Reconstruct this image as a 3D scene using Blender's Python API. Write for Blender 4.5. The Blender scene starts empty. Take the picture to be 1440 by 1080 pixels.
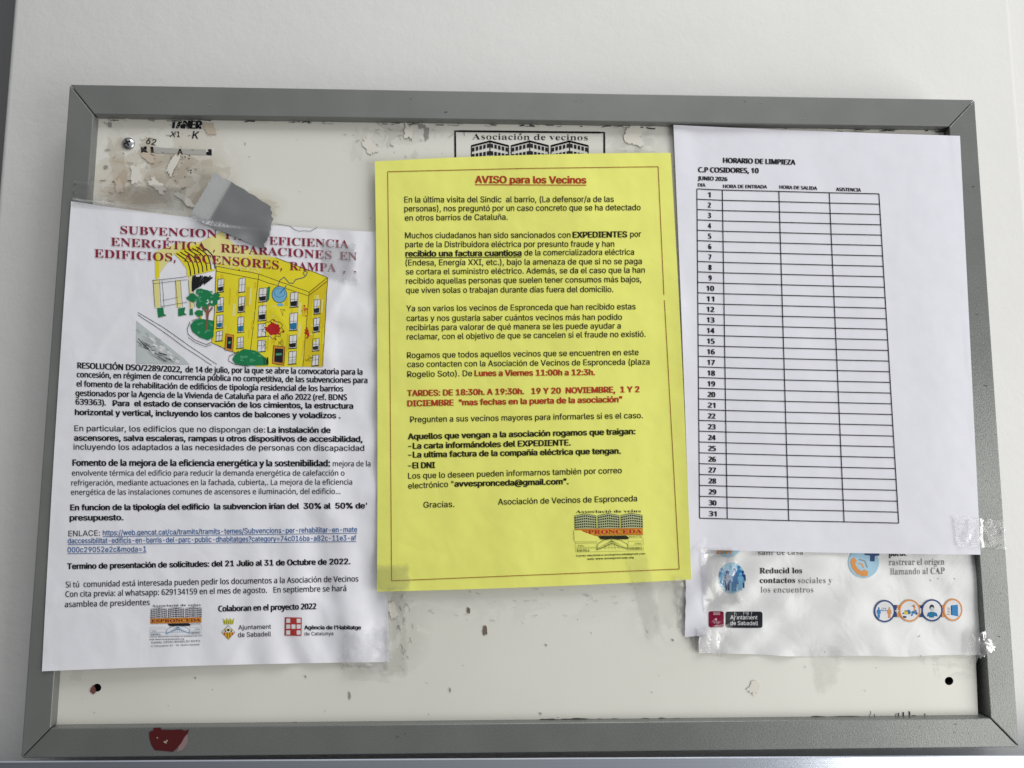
import bpy, bmesh, math, random, os, unicodedata
from mathutils import Vector, Matrix, noise
from mathutils.geometry import tessellate_polygon

S = bpy.context.scene
COL = S.collection
random.seed(7)

# ------------------------------------------------------------------ camera
F_PX = 1057.3                                   # focal length measured in pixels of the 1440 px wide photo
CAM = Vector((-0.0291, -0.5076, -0.0420))
RV = Vector((0.1128, -0.0031, -0.0326))         # rotation vector (radians)
RM = Matrix.Rotation(RV.length, 3, RV.normalized())
cd = bpy.data.cameras.new('camera'); cam = bpy.data.objects.new('camera', cd); COL.objects.link(cam)
cd.sensor_width = 36; cd.lens = F_PX / 1440 * 36; cd.clip_start = 0.01; cd.clip_end = 50
rt, fw, up = RM.col[0], RM.col[1], RM.col[2]
cam.matrix_world = Matrix(((rt.x, up.x, -fw.x, CAM.x), (rt.y, up.y, -fw.y, CAM.y), (rt.z, up.z, -fw.z, CAM.z), (0, 0, 0, 1)))
S.camera = cam

# ------------------------------------------------------------------ light
S.view_settings.view_transform = 'Standard'; S.view_settings.look = 'None'
S.view_settings.exposure = 0.17; S.view_settings.gamma = 1; S.view_settings.use_curve_mapping = False
W = bpy.data.worlds.new('World'); S.world = W; W.use_nodes = True
wt = W.node_tree; wn = wt.nodes; wl = wt.links
bg = wn['Background']
tc = wn.new('ShaderNodeTexCoord'); dp = wn.new('ShaderNodeVectorMath'); dp.operation = 'DOT_PRODUCT'
dp.inputs[1].default_value = (0.26, 0.0, 0.22)
wl.new(tc.outputs['Generated'], dp.inputs[0])
ad = wn.new('ShaderNodeMath'); ad.operation = 'ADD'; ad.inputs[1].default_value = 0.30; wl.new(dp.outputs['Value'], ad.inputs[0])
mx = wn.new('ShaderNodeMath'); mx.operation = 'MAXIMUM'; mx.inputs[1].default_value = 0.02; wl.new(ad.outputs[0], mx.inputs[0])
bg.inputs['Color'].default_value = (0.97, 0.985, 1.0, 1); wl.new(mx.outputs[0], bg.inputs['Strength'])

def area_light(name, loc, target, sx, sy, power, col):
    l = bpy.data.lights.new(name, 'AREA'); l.shape = 'RECTANGLE'; l.size = sx; l.size_y = sy; l.energy = power; l.color = col
    o = bpy.data.objects.new(name, l); COL.objects.link(o); o.location = loc
    o.rotation_euler = (Vector(target) - Vector(loc)).to_track_quat('-Z', 'Y').to_euler()
    return o
area_light('doorway_light', (1.06, -0.74, -0.36), (0.1, 0, 0), 0.9, 0.95, 9.3, (1.0, 0.985, 0.95))
area_light('overhead_fill', (0.30, -0.75, 1.25), (0.1, 0, 0), 1.0, 0.6, 8.5, (1.0, 1.0, 1.0))  # added fill from above to brighten the upper part; no lamp known there

# ------------------------------------------------------------------ measuring helper
def ray(px, py):
    return rt * ((px - 720) / F_PX) + fw + up * ((540 - py) / F_PX)
def on(px, py, h, lift=0.0):
    """point of the surface y = h(x, z) that the photo shows at (px, py)"""
    d = ray(px, py); y = 0.003
    for _ in range(4):
        t = (y - CAM.y) / d.y
        y = h(CAM.x + d.x * t, CAM.z + d.z * t)
    t = (y - CAM.y) / d.y
    p = CAM + d * t
    return Vector((p.x, y - lift, p.z))
def const(y): return lambda X, Z: y

FRONT, PANEL, WALL = 0.0, 0.0070, 0.034
hF, hP, hW = const(FRONT), const(PANEL), const(WALL)
OUT = [(97.8, 118.5), (1370.8, 140), (1433.3, 1051), (29.3, 1066.5)]
INN = [(131.5, 160.5), (1335, 177.6), (1393, 1010), (71, 1024)]
OW = [on(x, y, hF) for x, y in OUT]; IW = [on(x, y, hF) for x, y in INN]

def inside(poly, X, Z):
    n = len(poly); r = False; j = n - 1
    for i in range(n):
        a, b = poly[i], poly[j]
        if (a[1] > Z) != (b[1] > Z) and X < (b[0] - a[0]) * (Z - a[1]) / (b[1] - a[1]) + a[0]: r = not r
        j = i
    return r
IXZ = [(p.x, p.z) for p in IW]
XIL, XIR = (IW[0].x + IW[3].x) / 2, (IW[1].x + IW[2].x) / 2
ZIT, ZIB = (IW[0].z + IW[1].z) / 2, (IW[2].z + IW[3].z) / 2
def sm(a, b, x):
    t = max(0.0, min(1.0, (x - a) / (b - a))); return t * t * (3 - 2 * t)
def support(X, Z):
    """height of the bare board: rails 0, panel 7 mm deeper, eased like a sheet bridging the step"""
    k = sm(XIL - .001, XIL + .028, X) * (1 - sm(XIR - .022, XIR + .001, X)) * (1 - sm(ZIT - .004, ZIT + .001, Z)) * sm(ZIB - .001, ZIB + .004, Z)
    return PANEL * k
def nz(x, y, s=0.0): return noise.noise(Vector((x, y, s)))

# ------------------------------------------------------------------ materials
M = {}
def mat(name, rgb, rough=0.6, metal=0.0, spec=0.5, **kw):
    if name in M: return M[name]
    m = bpy.data.materials.new(name); m.use_nodes = True; b = m.node_tree.nodes['Principled BSDF']
    b.inputs['Base Color'].default_value = (*rgb, 1); b.inputs['Roughness'].default_value = rough
    b.inputs['Metallic'].default_value = metal; b.inputs['Specular IOR Level'].default_value = spec
    for k, v in kw.items(): b.inputs[k.replace('_', ' ')].default_value = v
    M[name] = m; return m
def nodes(m): return m.node_tree.nodes, m.node_tree.links, m.node_tree.nodes['Principled BSDF']
def geo_pos(m, scale=(1, 1, 1)):
    n, l, b = nodes(m); g = n.new('ShaderNodeTexCoord'); mp = n.new('ShaderNodeMapping'); mp.inputs['Scale'].default_value = scale
    l.new(g.outputs['Object'], mp.inputs['Vector']); return mp.outputs['Vector']
def noise_node(m, vec, scale, detail=4, rough=0.5, dist=0.0):
    n, l, b = nodes(m); t = n.new('ShaderNodeTexNoise'); t.inputs['Scale'].default_value = scale; t.inputs['Detail'].default_value = detail
    t.inputs['Roughness'].default_value = rough; t.inputs['Distortion'].default_value = dist; l.new(vec, t.inputs['Vector']); return t.outputs['Fac']
def ramp(m, fac, stops):
    n, l, b = nodes(m); r = n.new('ShaderNodeValToRGB'); e = r.color_ramp.elements
    e[0].position, e[0].color = stops[0][0], (*stops[0][1], 1) if hasattr(stops[0][1], '__len__') else (stops[0][1],) * 3 + (1,)
    e[1].position, e[1].color = stops[1][0], (*stops[1][1], 1) if hasattr(stops[1][1], '__len__') else (stops[1][1],) * 3 + (1,)
    l.new(fac, r.inputs['Fac']); return r.outputs['Color']
def bump(m, fac, strength, dist, prev=None):
    n, l, b = nodes(m); u = n.new('ShaderNodeBump'); u.inputs['Strength'].default_value = strength; u.inputs['Distance'].default_value = dist
    l.new(fac, u.inputs['Height'])
    if prev: l.new(prev, u.inputs['Normal'])
    l.new(u.outputs['Normal'], b.inputs['Normal']); return u.outputs['Normal']
def mixc(m, fac, a, c):
    n, l, b = nodes(m); x = n.new('ShaderNodeMix'); x.data_type = 'RGBA'
    for v, k in ((fac, 0), (a, 6), (c, 7)):
        if hasattr(v, 'links'): l.new(v, x.inputs[k])
        elif k == 0: x.inputs[k].default_value = v
        else: x.inputs[k].default_value = (*v, 1)
    return x.outputs[2]
def math_n(m, op, a, c):
    n, l, b = nodes(m); x = n.new('ShaderNodeMath'); x.operation = op
    for v, k in ((a, 0), (c, 1)):
        if hasattr(v, 'links'): l.new(v, x.inputs[k])
        else: x.inputs[k].default_value = v
    return x.outputs[0]

# wall: matt white emulsion, roller texture
wm = mat('wall_paint', (0.76, 0.755, 0.73), 0.75, spec=0.3)
v = geo_pos(wm); b1 = bump(wm, noise_node(wm, v, 55, 6, 0.6), 0.35, 0.0015); bump(wm, noise_node(wm, v, 300, 4, 0.6), 0.22, 0.0007, b1)
nn, ll, bb = nodes(wm); ll.new(mixc(wm, ramp(wm, noise_node(wm, v, 9, 5), [(0.35, 0), (0.75, 1)]), (0.725, 0.722, 0.705), (0.69, 0.687, 0.667)), bb.inputs['Base Color'])
# frame: grey enamel, smooth on two rails, sprayed over rough old paint on the right and the foot
def frame_mat(name, scale, strength, lo, hi, metal_, fade=False):
    m = mat(name, (0.155, 0.165, 0.162), 0.36, metal=metal_)
    v = geo_pos(m, scale); f = noise_node(m, v, 1, 4, 0.55, 0.3)
    bump(m, f, strength, 0.0005)
    n, l, b = nodes(m)
    if fade:                                                             # the foot rail is smooth at its left half
        sx = n.new('ShaderNodeSeparateXYZ'); l.new(geo_pos(m), sx.inputs[0]); mr = n.new('ShaderNodeMapRange')
        for q, val in ((1, -0.02), (2, 0.20), (3, 0.04), (4, strength)): mr.inputs[q].default_value = val
        l.new(sx.outputs[0], mr.inputs[0]); l.new(mr.outputs[0], b.inputs['Normal'].links[0].from_node.inputs['Strength'])
    l.new(mixc(m, ramp(m, noise_node(m, geo_pos(m), 30, 5), [(0.3, 0), (0.75, 1)]), (0.170, 0.178, 0.171), (0.20, 0.208, 0.20)), b.inputs['Base Color'])
    r = n.new('ShaderNodeMapRange'); r.inputs[3].default_value = lo; r.inputs[4].default_value = hi
    l.new(f, r.inputs[0]); l.new(r.outputs[0], b.inputs['Roughness']); return m
fm_s = frame_mat('grey_enamel', (300, 300, 300), 0.06, 0.34, 0.46, 0.15)
fm_v = frame_mat('rough_grey_enamel_upright', (1700, 1700, 520), 0.42, 0.10, 0.46, 0.3); fm_h = frame_mat('rough_grey_enamel', (900, 1300, 1300), 0.42, 0.10, 0.46, 0.3, True)
metal = mat('brushed_aluminium', (0.70, 0.75, 0.84), 0.2, metal=1.0)
bump(metal, noise_node(metal, geo_pos(metal, (4, 300, 900)), 1, 4), 0.25, 0.0004)

def paper(name, rgb, rough=0.55, fine=0.35):
    m = mat(name, rgb, rough, spec=0.35)
    v = geo_pos(m); b1 = bump(m, noise_node(m, v, 38, 3, 0.45, 0.6), fine, 0.0022); bump(m, noise_node(m, v, 900, 2), 0.10, 0.0002, b1)
    n, l, b = nodes(m); l.new(mixc(m, ramp(m, noise_node(m, v, 60, 6, 0.65), [(0.3, 0), (0.75, 1)]), rgb, tuple(x * 0.95 for x in rgb)), b.inputs['Base Color'])
    return m
pw_l = paper('copy_paper', (0.84, 0.84, 0.89), 0.5, 0.30); pw_r = paper('smooth_copy_paper', (0.765, 0.76, 0.83), 0.6, 0.16)
py_ = paper('yellow_paper', (0.84, 0.85, 0.19), 0.55, 0.22); pp = paper('coated_poster_paper', (0.76, 0.765, 0.76), 0.3, 0.55)
K = mat('black_ink', (0.014, 0.014, 0.017), 0.6, spec=0.15); KG = mat('grey_black_ink', (0.028, 0.028, 0.033), 0.6, spec=0.15)
KY = mat('black_ink_on_yellow', (0.022, 0.021, 0.008), 0.6, spec=0.15)
RED = mat('wine_red_ink', (0.26, 0.022, 0.05), 0.6, spec=0.15); REDY = mat('red_ink', (0.42, 0.045, 0.015), 0.6, spec=0.15); BRN = mat('brown_rule_ink', (0.30, 0.07, 0.015), 0.6, spec=0.15)
BLU = mat('blue_link_ink', (0.03, 0.12, 0.33), 0.6, spec=0.15)
YEL = mat('picture_yellow_ink', (0.76, 0.66, 0.03), 0.6, spec=0.15); YEL2 = mat('picture_pale_yellow_ink', (0.76, 0.70, 0.28), 0.6, spec=0.15); YEL3 = mat('picture_ochre_ink', (0.66, 0.52, 0.02), 0.6, spec=0.15)
GRN = mat('picture_green_ink', (0.015, 0.20, 0.075), 0.6, spec=0.15); GRN2 = mat('picture_light_green_ink', (0.07, 0.32, 0.15), 0.6, spec=0.15)
SKY = mat('picture_blue_ink', (0.17, 0.42, 0.62), 0.6, spec=0.15); DBL = mat('picture_deep_blue_ink', (0.02, 0.17, 0.33), 0.6, spec=0.15)
WHT = mat('picture_white', (0.72, 0.72, 0.74), 0.6, spec=0.15); CRD = mat('picture_red_ink', (0.45, 0.02, 0.02), 0.6, spec=0.15); ORG = mat('picture_orange_ink', (0.62, 0.26, 0.04), 0.6, spec=0.15)
LGR = mat('picture_pale_grey_ink', (0.52, 0.56, 0.56), 0.6, spec=0.15); HGR = mat('picture_mid_grey_ink', (0.42, 0.45, 0.45), 0.6, spec=0.15); MGR = mat('picture_grey_ink', (0.28, 0.29, 0.30), 0.6, spec=0.15); TRK = mat('picture_brown_ink', (0.25, 0.09, 0.05), 0.6, spec=0.15)
NVY = mat('poster_navy_ink', (0.02, 0.055, 0.18), 0.4, spec=0.15); PBL = mat('poster_pale_blue_ink', (0.34, 0.54, 0.66), 0.4, spec=0.15); MBL = mat('poster_blue_ink', (0.03, 0.20, 0.46), 0.4, spec=0.15)
POR = mat('poster_orange_ink', (0.66, 0.28, 0.08), 0.4, spec=0.15); BUR = mat('poster_burgundy_ink', (0.20, 0.006, 0.035), 0.4, spec=0.15); BLK = mat('poster_black_ink', (0.018, 0.02, 0.026), 0.4, spec=0.15)
PTX = mat('poster_text_ink', (0.07, 0.07, 0.075), 0.5, spec=0.15)
OBL = mat('logo_orange_ink', (0.60, 0.27, 0.03), 0.6, spec=0.15); OBR = mat('logo_red_orange_ink', (0.50, 0.13, 0.02), 0.6, spec=0.15)
DARK = mat('shade_black', (0.006, 0.006, 0.006), 0.9)  # near black that paints the shade inside holes and recesses
GRIME = mat('black_grime', (0.03, 0.03, 0.03), 0.8)

# ------------------------------------------------------------------ object helpers
def tag(o, label=None, cat=None, group=None, kind=None):
    for k, val in (('label', label), ('category', cat), ('group', group), ('kind', kind)):
        if val: o[k] = val
    return o
def empty(name, loc):
    o = bpy.data.objects.new(name, None); COL.objects.link(o); o.location = loc; o.empty_display_size = 0.01; return o
def link(name, me, mats, parent=None, smooth=False):
    o = bpy.data.objects.new(name, me); COL.objects.link(o)
    for m in mats: me.materials.append(m)
    if smooth:
        for p in me.polygons: p.use_smooth = True
    if parent:
        o.parent = parent
        r = parent
        off = Vector((0, 0, 0))
        while r: off += Vector(r.location); r = r.parent
        o.location = -off if parent.parent is None else Vector((0, 0, 0))
        if parent.parent is not None: o.location = -off
    return o
def mesh(name, verts, faces, mats, parent=None, smooth=False, idx=None):
    me = bpy.data.meshes.new(name); me.from_pydata([tuple(p) for p in verts], [], faces)
    if idx: me.polygons.foreach_set('material_index', idx)
    me.update(); return link(name, me, mats, parent, smooth)
def box(name, lo, hi, m, parent=None, bev=0.0, kind=None):
    bm = bmesh.new(); bmesh.ops.create_cube(bm, size=1)
    for q in bm.verts:
        q.co = Vector([lo[i] if q.co[i] < 0 else hi[i] for i in range(3)])
    if bev: bmesh.ops.bevel(bm, geom=list(bm.edges), offset=bev, segments=4, affect='EDGES', profile=0.5)
    me = bpy.data.meshes.new(name); bm.to_mesh(me); bm.free()
    o = link(name, me, [m], parent, bool(bev))
    if kind: o['kind'] = kind
    return o

# ------------------------------------------------------------------ lettering
FD = os.path.join(bpy.utils.resource_path('LOCAL'), 'datafiles', 'fonts')
def font(f):
    try: return bpy.data.fonts.load(os.path.join(FD, f))
    except Exception: return None
FONTS = {'arial': font('Inter.woff2'), 'cal': font('NotoSansHebrew-Regular.woff2'), 'serif': font('NotoSansMath-Regular.woff2')}
_cache = {}
def flatten(sp):
    """outline of one glyph contour as a point list"""
    P = []
    if sp.type == 'BEZIER':
        bp = sp.bezier_points; n = len(bp)
        for i in range(n):
            a, b = bp[i], bp[(i + 1) % n]; p0, p1, p2, p3 = a.co, a.handle_right, b.handle_left, b.co
            ch = (p3 - p0).length
            flat = abs((p1 - p0).cross(p3 - p0).z) + abs((p2 - p0).cross(p3 - p0).z) < 1e-4 * max(ch, 1e-6)
            for j in range(1 if flat else 3):
                t = j / 3; u = 1 - t
                q = p0 * u ** 3 + p1 * (3 * u * u * t) + p2 * (3 * u * t * t) + p3 * t ** 3
                P.append((q.x, q.y))
    else:
        P = [(q.co.x, q.co.y) for q in sp.points]
    R = []
    for q in P:
        if not R or math.dist(q, R[-1]) > 1e-5: R.append(q)
    if len(R) > 1 and math.dist(R[0], R[-1]) < 1e-5: R.pop()
    return R
def slim(P, d):
    """narrow the upright strokes of a filled contour (counter-clockwise = solid) by d on each side"""
    n = len(P); R = []
    for i in range(n):
        a, b = P[i - 1], P[(i + 1) % n]; dx, dy = b[0] - a[0], b[1] - a[1]; L = math.hypot(dx, dy) or 1
        nx = dy / L; R.append((P[i][0] - d * nx * abs(nx), P[i][1]))
    return R
def raw_text(body, fk, thin=0.0):
    """contours of a line of lettering, filled one outer contour (with its counters) at a time"""
    key = (body, fk, thin)
    if key in _cache: return _cache[key]
    c = bpy.data.curves.new('t', 'FONT'); c.body = body
    if FONTS[fk]: c.font = FONTS[fk]
    o = bpy.data.objects.new('t', c); COL.objects.link(o)
    dg = bpy.context.evaluated_depsgraph_get(); dg.update()
    cu = o.evaluated_get(dg).to_curve(dg)
    cons = [flatten(sp) for sp in cu.splines]; cons = [p for p in cons if len(p) > 2]
    o.evaluated_get(dg).to_curve_clear(); bpy.data.objects.remove(o); bpy.data.curves.remove(c)
    def area(p): return sum(a[0] * b[1] - b[0] * a[1] for a, b in zip(p, p[1:] + p[:1])) / 2
    A = [area(p) for p in cons]
    sign = 1 if sum(A) > 0 else -1
    if thin: cons = [slim(p, thin * sign) for p in cons]
    outers = [p for p, a in zip(cons, A) if a * sign > 0]; holes = [p for p, a in zip(cons, A) if a * sign < 0]
    V = []; Fc = []
    for p in outers:
        hs = [h for h in holes if inside(p, *h[0])]
        loops = [p] + hs; pts = [q for l in loops for q in l]
        n = len(V); V += pts
        Fc += [tuple(n + i for i in t) for t in tessellate_polygon([[Vector((x, y, 0)) for x, y in l] for l in loops])]
    _cache[key] = (V, Fc); return V, Fc
_cap = {}
def serif(body):
    out = ''
    for ch in body:
        d = unicodedata.normalize('NFD', ch)[0]
        if 'A' <= d <= 'Z': out += chr(0x1D400 + ord(d) - 65)
        elif 'a' <= d <= 'z': out += chr(0x1D41A + ord(d) - 97)
        elif '0' <= d <= '9': out += chr(0x1D7CE + ord(d) - 48)
        else: out += d
    return out
def text_mesh(body, fk, thin=0.0):
    if fk not in _cap:
        hv = raw_text('H' if fk != 'serif' else serif('H'), fk)[0]; _cap[fk] = max(q[1] for q in hv) - min(q[1] for q in hv)
    if fk != 'serif': return raw_text(body, fk, thin), _cap[fk]
    V, Fc = raw_text(serif(body), fk, thin); V = list(V); Fc = list(Fc); H = _cap[fk]
    for i, ch in enumerate(body):
        if ch in 'ÉÓÍéóíï':
            x1 = max(q[0] for q in raw_text(serif(body[:i + 1]), fk)[0]); w = H * {'É': .85, 'Ó': 1.0}.get(ch, .40 if ch in 'íï' else .66)
            cx = x1 - w / 2; y = H * (.84 if ch.islower() else 1.10)
            n = len(V); V += [(cx - .10 * H, y), (cx + .04 * H, y), (cx + .24 * H, y + .26 * H), (cx + .02 * H, y + .26 * H)]; Fc.append((n, n + 1, n + 2, n + 3))
    return (V, Fc), H

class Ink:
    """flat printing laid on a sheet; coordinates are photo measurements in a zoom window (ox, oy, scale)"""
    def __init__(s, h, win=(0, 0, 1)): s.h = h; s.win = win; s.V = []; s.F = []; s.I = []; s.mats = []; s.T = None
    def at(s, x, y): return (s.win[0] + x / s.win[2], s.win[1] + y / s.win[2])
    def mi(s, m):
        if m not in s.mats: s.mats.append(m)
        return s.mats.index(m)
    def raw(s, pts, faces, m, layer=0):
        k = s.mi(m); n = len(s.V)
        for x, y in pts:
            if s.T: x, y = s.T(x, y)
            s.V.append(on(*s.at(x, y), s.h, 0.00026 + 0.000045 * layer))
        for f in faces: s.F.append(tuple(n + i for i in f)); s.I.append(k)
    def poly(s, pts, m, layer=0, maxlen=6):
        tris = tessellate_polygon([[Vector((x, y, 0)) for x, y in pts]])
        P = [tuple(map(float, p)) for p in pts]; out = []; st = [tuple(t) for t in tris]; mid = {}
        sc = maxlen if s.T else maxlen * s.win[2]
        while st:
            t = st.pop()
            L = [math.dist(P[t[i]], P[t[(i + 1) % 3]]) for i in range(3)]; i = L.index(max(L))
            if L[i] <= sc: out.append(t); continue
            a, b, c = t[i], t[(i + 1) % 3], t[(i + 2) % 3]; key = (min(a, b), max(a, b))
            if key not in mid: mid[key] = len(P); P.append(((P[a][0] + P[b][0]) / 2, (P[a][1] + P[b][1]) / 2))
            st += [(a, mid[key], c), (mid[key], b, c)]
        s.raw(P, out, m, layer)
    def line(s, pts, w, m, layer=1, step=8, jit=0.0):
        """stroke of width w (photo pixels)"""
        w = w * (1 if s.T else s.win[2]); Q = []
        step = step if s.T else step * s.win[2]
        for a, b in zip(pts, pts[1:]):
            n = max(1, int(math.dist(a, b) / step))
            for i in range(n): Q.append((a[0] + (b[0] - a[0]) * i / n, a[1] + (b[1] - a[1]) * i / n))
        Q.append(pts[-1])
        if jit: Q = [(x + random.uniform(-jit, jit), y + random.uniform(-jit, jit)) for x, y in Q]
        P = []
        for i, q in enumerate(Q):
            a, b = Q[max(0, i - 1)], Q[min(len(Q) - 1, i + 1)]; dx, dy = b[0] - a[0], b[1] - a[1]; L = math.hypot(dx, dy) or 1
            nx, ny = -dy / L * w / 2, dx / L * w / 2
            P += [(q[0] + nx, q[1] + ny), (q[0] - nx, q[1] - ny)]
        s.raw(P, [(2 * i, 2 * i + 1, 2 * i + 3, 2 * i + 2) for i in range(len(Q) - 1)], m, layer)
    def loop(s, pts, w, m, layer=1, jit=0.0): s.line(list(pts) + [pts[0]], w, m, layer, jit=jit)
    def ell(s, cx, cy, rx, ry, m, layer=0, n=28, wob=0.0):
        s.poly([(cx + rx * math.cos(a) * (1 + wob * math.sin(5 * a + cx)), cy + ry * math.sin(a) * (1 + wob * math.cos(7 * a + cy))) for a in [2 * math.pi * i / n for i in range(n)]], m, layer)
    def ring(s, cx, cy, rx, ry, w, m, layer=1, n=32): s.loop([(cx + rx * math.cos(2 * math.pi * i / n), cy + ry * math.sin(2 * math.pi * i / n)) for i in range(n)], w, m, layer)
    def text(s, body, x0, y0, x1, y1, cap, fk='arial', off=0.0, m=K, layer=1, bow=0.0, shear=0.0, thin=0.0):
        """off > 0 thickens the strokes by that share of the cap height x 2"""
        (V, Fc), ch = text_mesh(body, fk, thin)
        a = min(q[0] for q in V); b = max(q[0] for q in V)
        d = (max(0.0, off) * 3.4 + (0.016 if fk != 'serif' else 0)) * cap
        copies = [(0, 0)] if d <= 0 else ([(-d / 2, 0), (d / 2, 0)] if d < .055 * cap else [(-d, 0), (0, d * .25), (0, -d * .25), (d, 0)])
        xa, xb = x0 + d * .7, x1 - d * .7
        for n, (ox, oy) in enumerate(copies):
            P = []
            for x, y in V:
                t = (x - a) / (b - a); yy = y / ch * cap
                P.append((xa + (xb - xa) * t + shear * yy + ox, y0 + (y1 - y0) * t + bow * 4 * t * (1 - t) - yy + oy))
            s.raw(P, Fc, m, layer + n * .25)
    def done(s, name, parent): return mesh(name, s.V, s.F, s.mats, parent, idx=s.I)

class Sheet:
    """a sheet whose outline is a measured quad (top-left, top-right, bottom-right, bottom-left) and whose relief is h(x, z)"""
    def __init__(s, quad, h, bows=(0, 0, 0, 0), nu=130, nv=170, rag=(0, 0, 0, 0), seed=0):
        s.q = quad; s.h = h; s.b = bows; s.nu = nu; s.nv = nv; s.rag = rag; s.seed = seed
        s.xz = [(on(x, y, h).x, on(x, y, h).z) for x, y in quad]
    def pos(s, u, v):
        (ax, ay), (bx, by), (cx, cy), (dx, dy) = s.q
        x = (ax * (1 - u) + bx * u) * (1 - v) + (dx * (1 - u) + cx * u) * v
        y = (ay * (1 - u) + by * u) * (1 - v) + (dy * (1 - u) + cy * u) * v
        t, r, b, l = s.b; u4, v4 = 4 * u * (1 - u), 4 * v * (1 - v)
        y += t * u4 * (1 - v) + b * u4 * v; x += r * v4 * u + l * v4 * (1 - u)
        rt_, rr, rb, rl = s.rag                                            # torn edges
        y += rt_ * nz(u * 9, 3.1, s.seed) * (1 - v) ** 6 + rb * nz(u * 9, 7.7, s.seed) * v ** 6
        x += rr * nz(v * 9, 1.3, s.seed) * u ** 6 + rl * nz(v * 9, 5.9, s.seed) * (1 - u) ** 6
        return x, y
    def build(s, name, m, parent=None, thick=0.00012):
        V = []; nu, nv = s.nu, s.nv
        for j in range(nv + 1):
            for i in range(nu + 1): V.append(on(*s.pos(i / nu, j / nv), s.h))
        Fc = [(j * (nu + 1) + i, (j + 1) * (nu + 1) + i, (j + 1) * (nu + 1) + i + 1, j * (nu + 1) + i + 1) for j in range(nv) for i in range(nu)]
        n = len(V)
        V += [p + Vector((0, thick, 0)) for p in V]
        Fc += [tuple(n + i for i in reversed(f)) for f in Fc]
        rim = [i for i in range(nu + 1)] + [j * (nu + 1) + nu for j in range(1, nv + 1)] + [nv * (nu + 1) + i for i in range(nu - 1, -1, -1)] + [j * (nu + 1) for j in range(nv - 1, 0, -1)]
        k = len(V); rn = len(rim)
        V += [V[i].copy() for i in rim] + [V[n + i].copy() for i in rim]                       # the cut edge has its own vertices, so it stays crisp
        for i in range(rn): Fc.append((k + i, k + (i + 1) % rn, k + rn + (i + 1) % rn, k + rn + i))
        return mesh(name, V, Fc, [m], parent, smooth=True)
def centre(quad, h):
    return on(sum(p[0] for p in quad) / 4, sum(p[1] for p in quad) / 4, h)

# ================================================================== SETTING
zt, zb = 0.75, -0.75
xl, xr = on(14, 40, hW).x, on(1425, 40, hW).x
# the painted pier the board hangs on, with rounded arrises, and the wall set back on both sides of it
box('wall', (xl, WALL, zb), (xr, WALL + 0.16, zt), wm, bev=0.005, kind='structure')
dk = mat('dark_side_wall', (0.17, 0.17, 0.175), 0.7)  # left set-back wall, darker base colour than the pier
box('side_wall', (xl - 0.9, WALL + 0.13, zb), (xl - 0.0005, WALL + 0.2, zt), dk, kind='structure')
box('side_wall', (xr + 0.0005, WALL + 0.05, zb), (xr + 0.9, WALL + 0.2, zt), wm, kind='structure')

# ================================================================== NOTICE BOARD
board = empty('notice_board', on(731, 600, hP))
tag(board, 'grey framed notice board with a stained cream panel hanging on the white wall', 'notice board')
rnd = 0.00035
def rail(o1, o2, i2, i1, m):
    """mitred rail between outer corners o1 o2 and inner corners i1 i2, pulled in a hair at the mitres"""
    ax = (o2 - o1).normalized()
    P = [o1 + ax * rnd, o2 - ax * rnd, i2 - ax * rnd, i1 + ax * rnd]
    bm = bmesh.new()
    f = [bm.verts.new(p) for p in P]; k = [bm.verts.new(p + Vector((0, WALL - FRONT - 0.0005, 0))) for p in P]
    bm.faces.new(f); bm.faces.new(k[::-1])
    for i in range(4): bm.faces.new((f[(i + 1) % 4], f[i], k[i], k[(i + 1) % 4]))
    bmesh.ops.recalc_face_normals(bm, faces=bm.faces)
    bmesh.ops.bevel(bm, geom=[e for e in bm.edges], offset=0.0007, segments=3, affect='EDGES', profile=0.5)
    me = bpy.data.meshes.new('frame_rail'); bm.to_mesh(me); bm.free()
    o = link('frame_rail', me, [m], board); return o
r_top = rail(OW[0], OW[1], IW[1], IW[0], fm_s); r_right = rail(OW[1], OW[2], IW[2], IW[1], fm_v)
r_bot = rail(OW[2], OW[3], IW[3], IW[2], fm_h); r_left = rail(OW[3], OW[0], IW[0], IW[3], fm_s)
r_right['label'] = 'right rail with rough glittering paint'; r_left['label'] = 'dark left rail'

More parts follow.
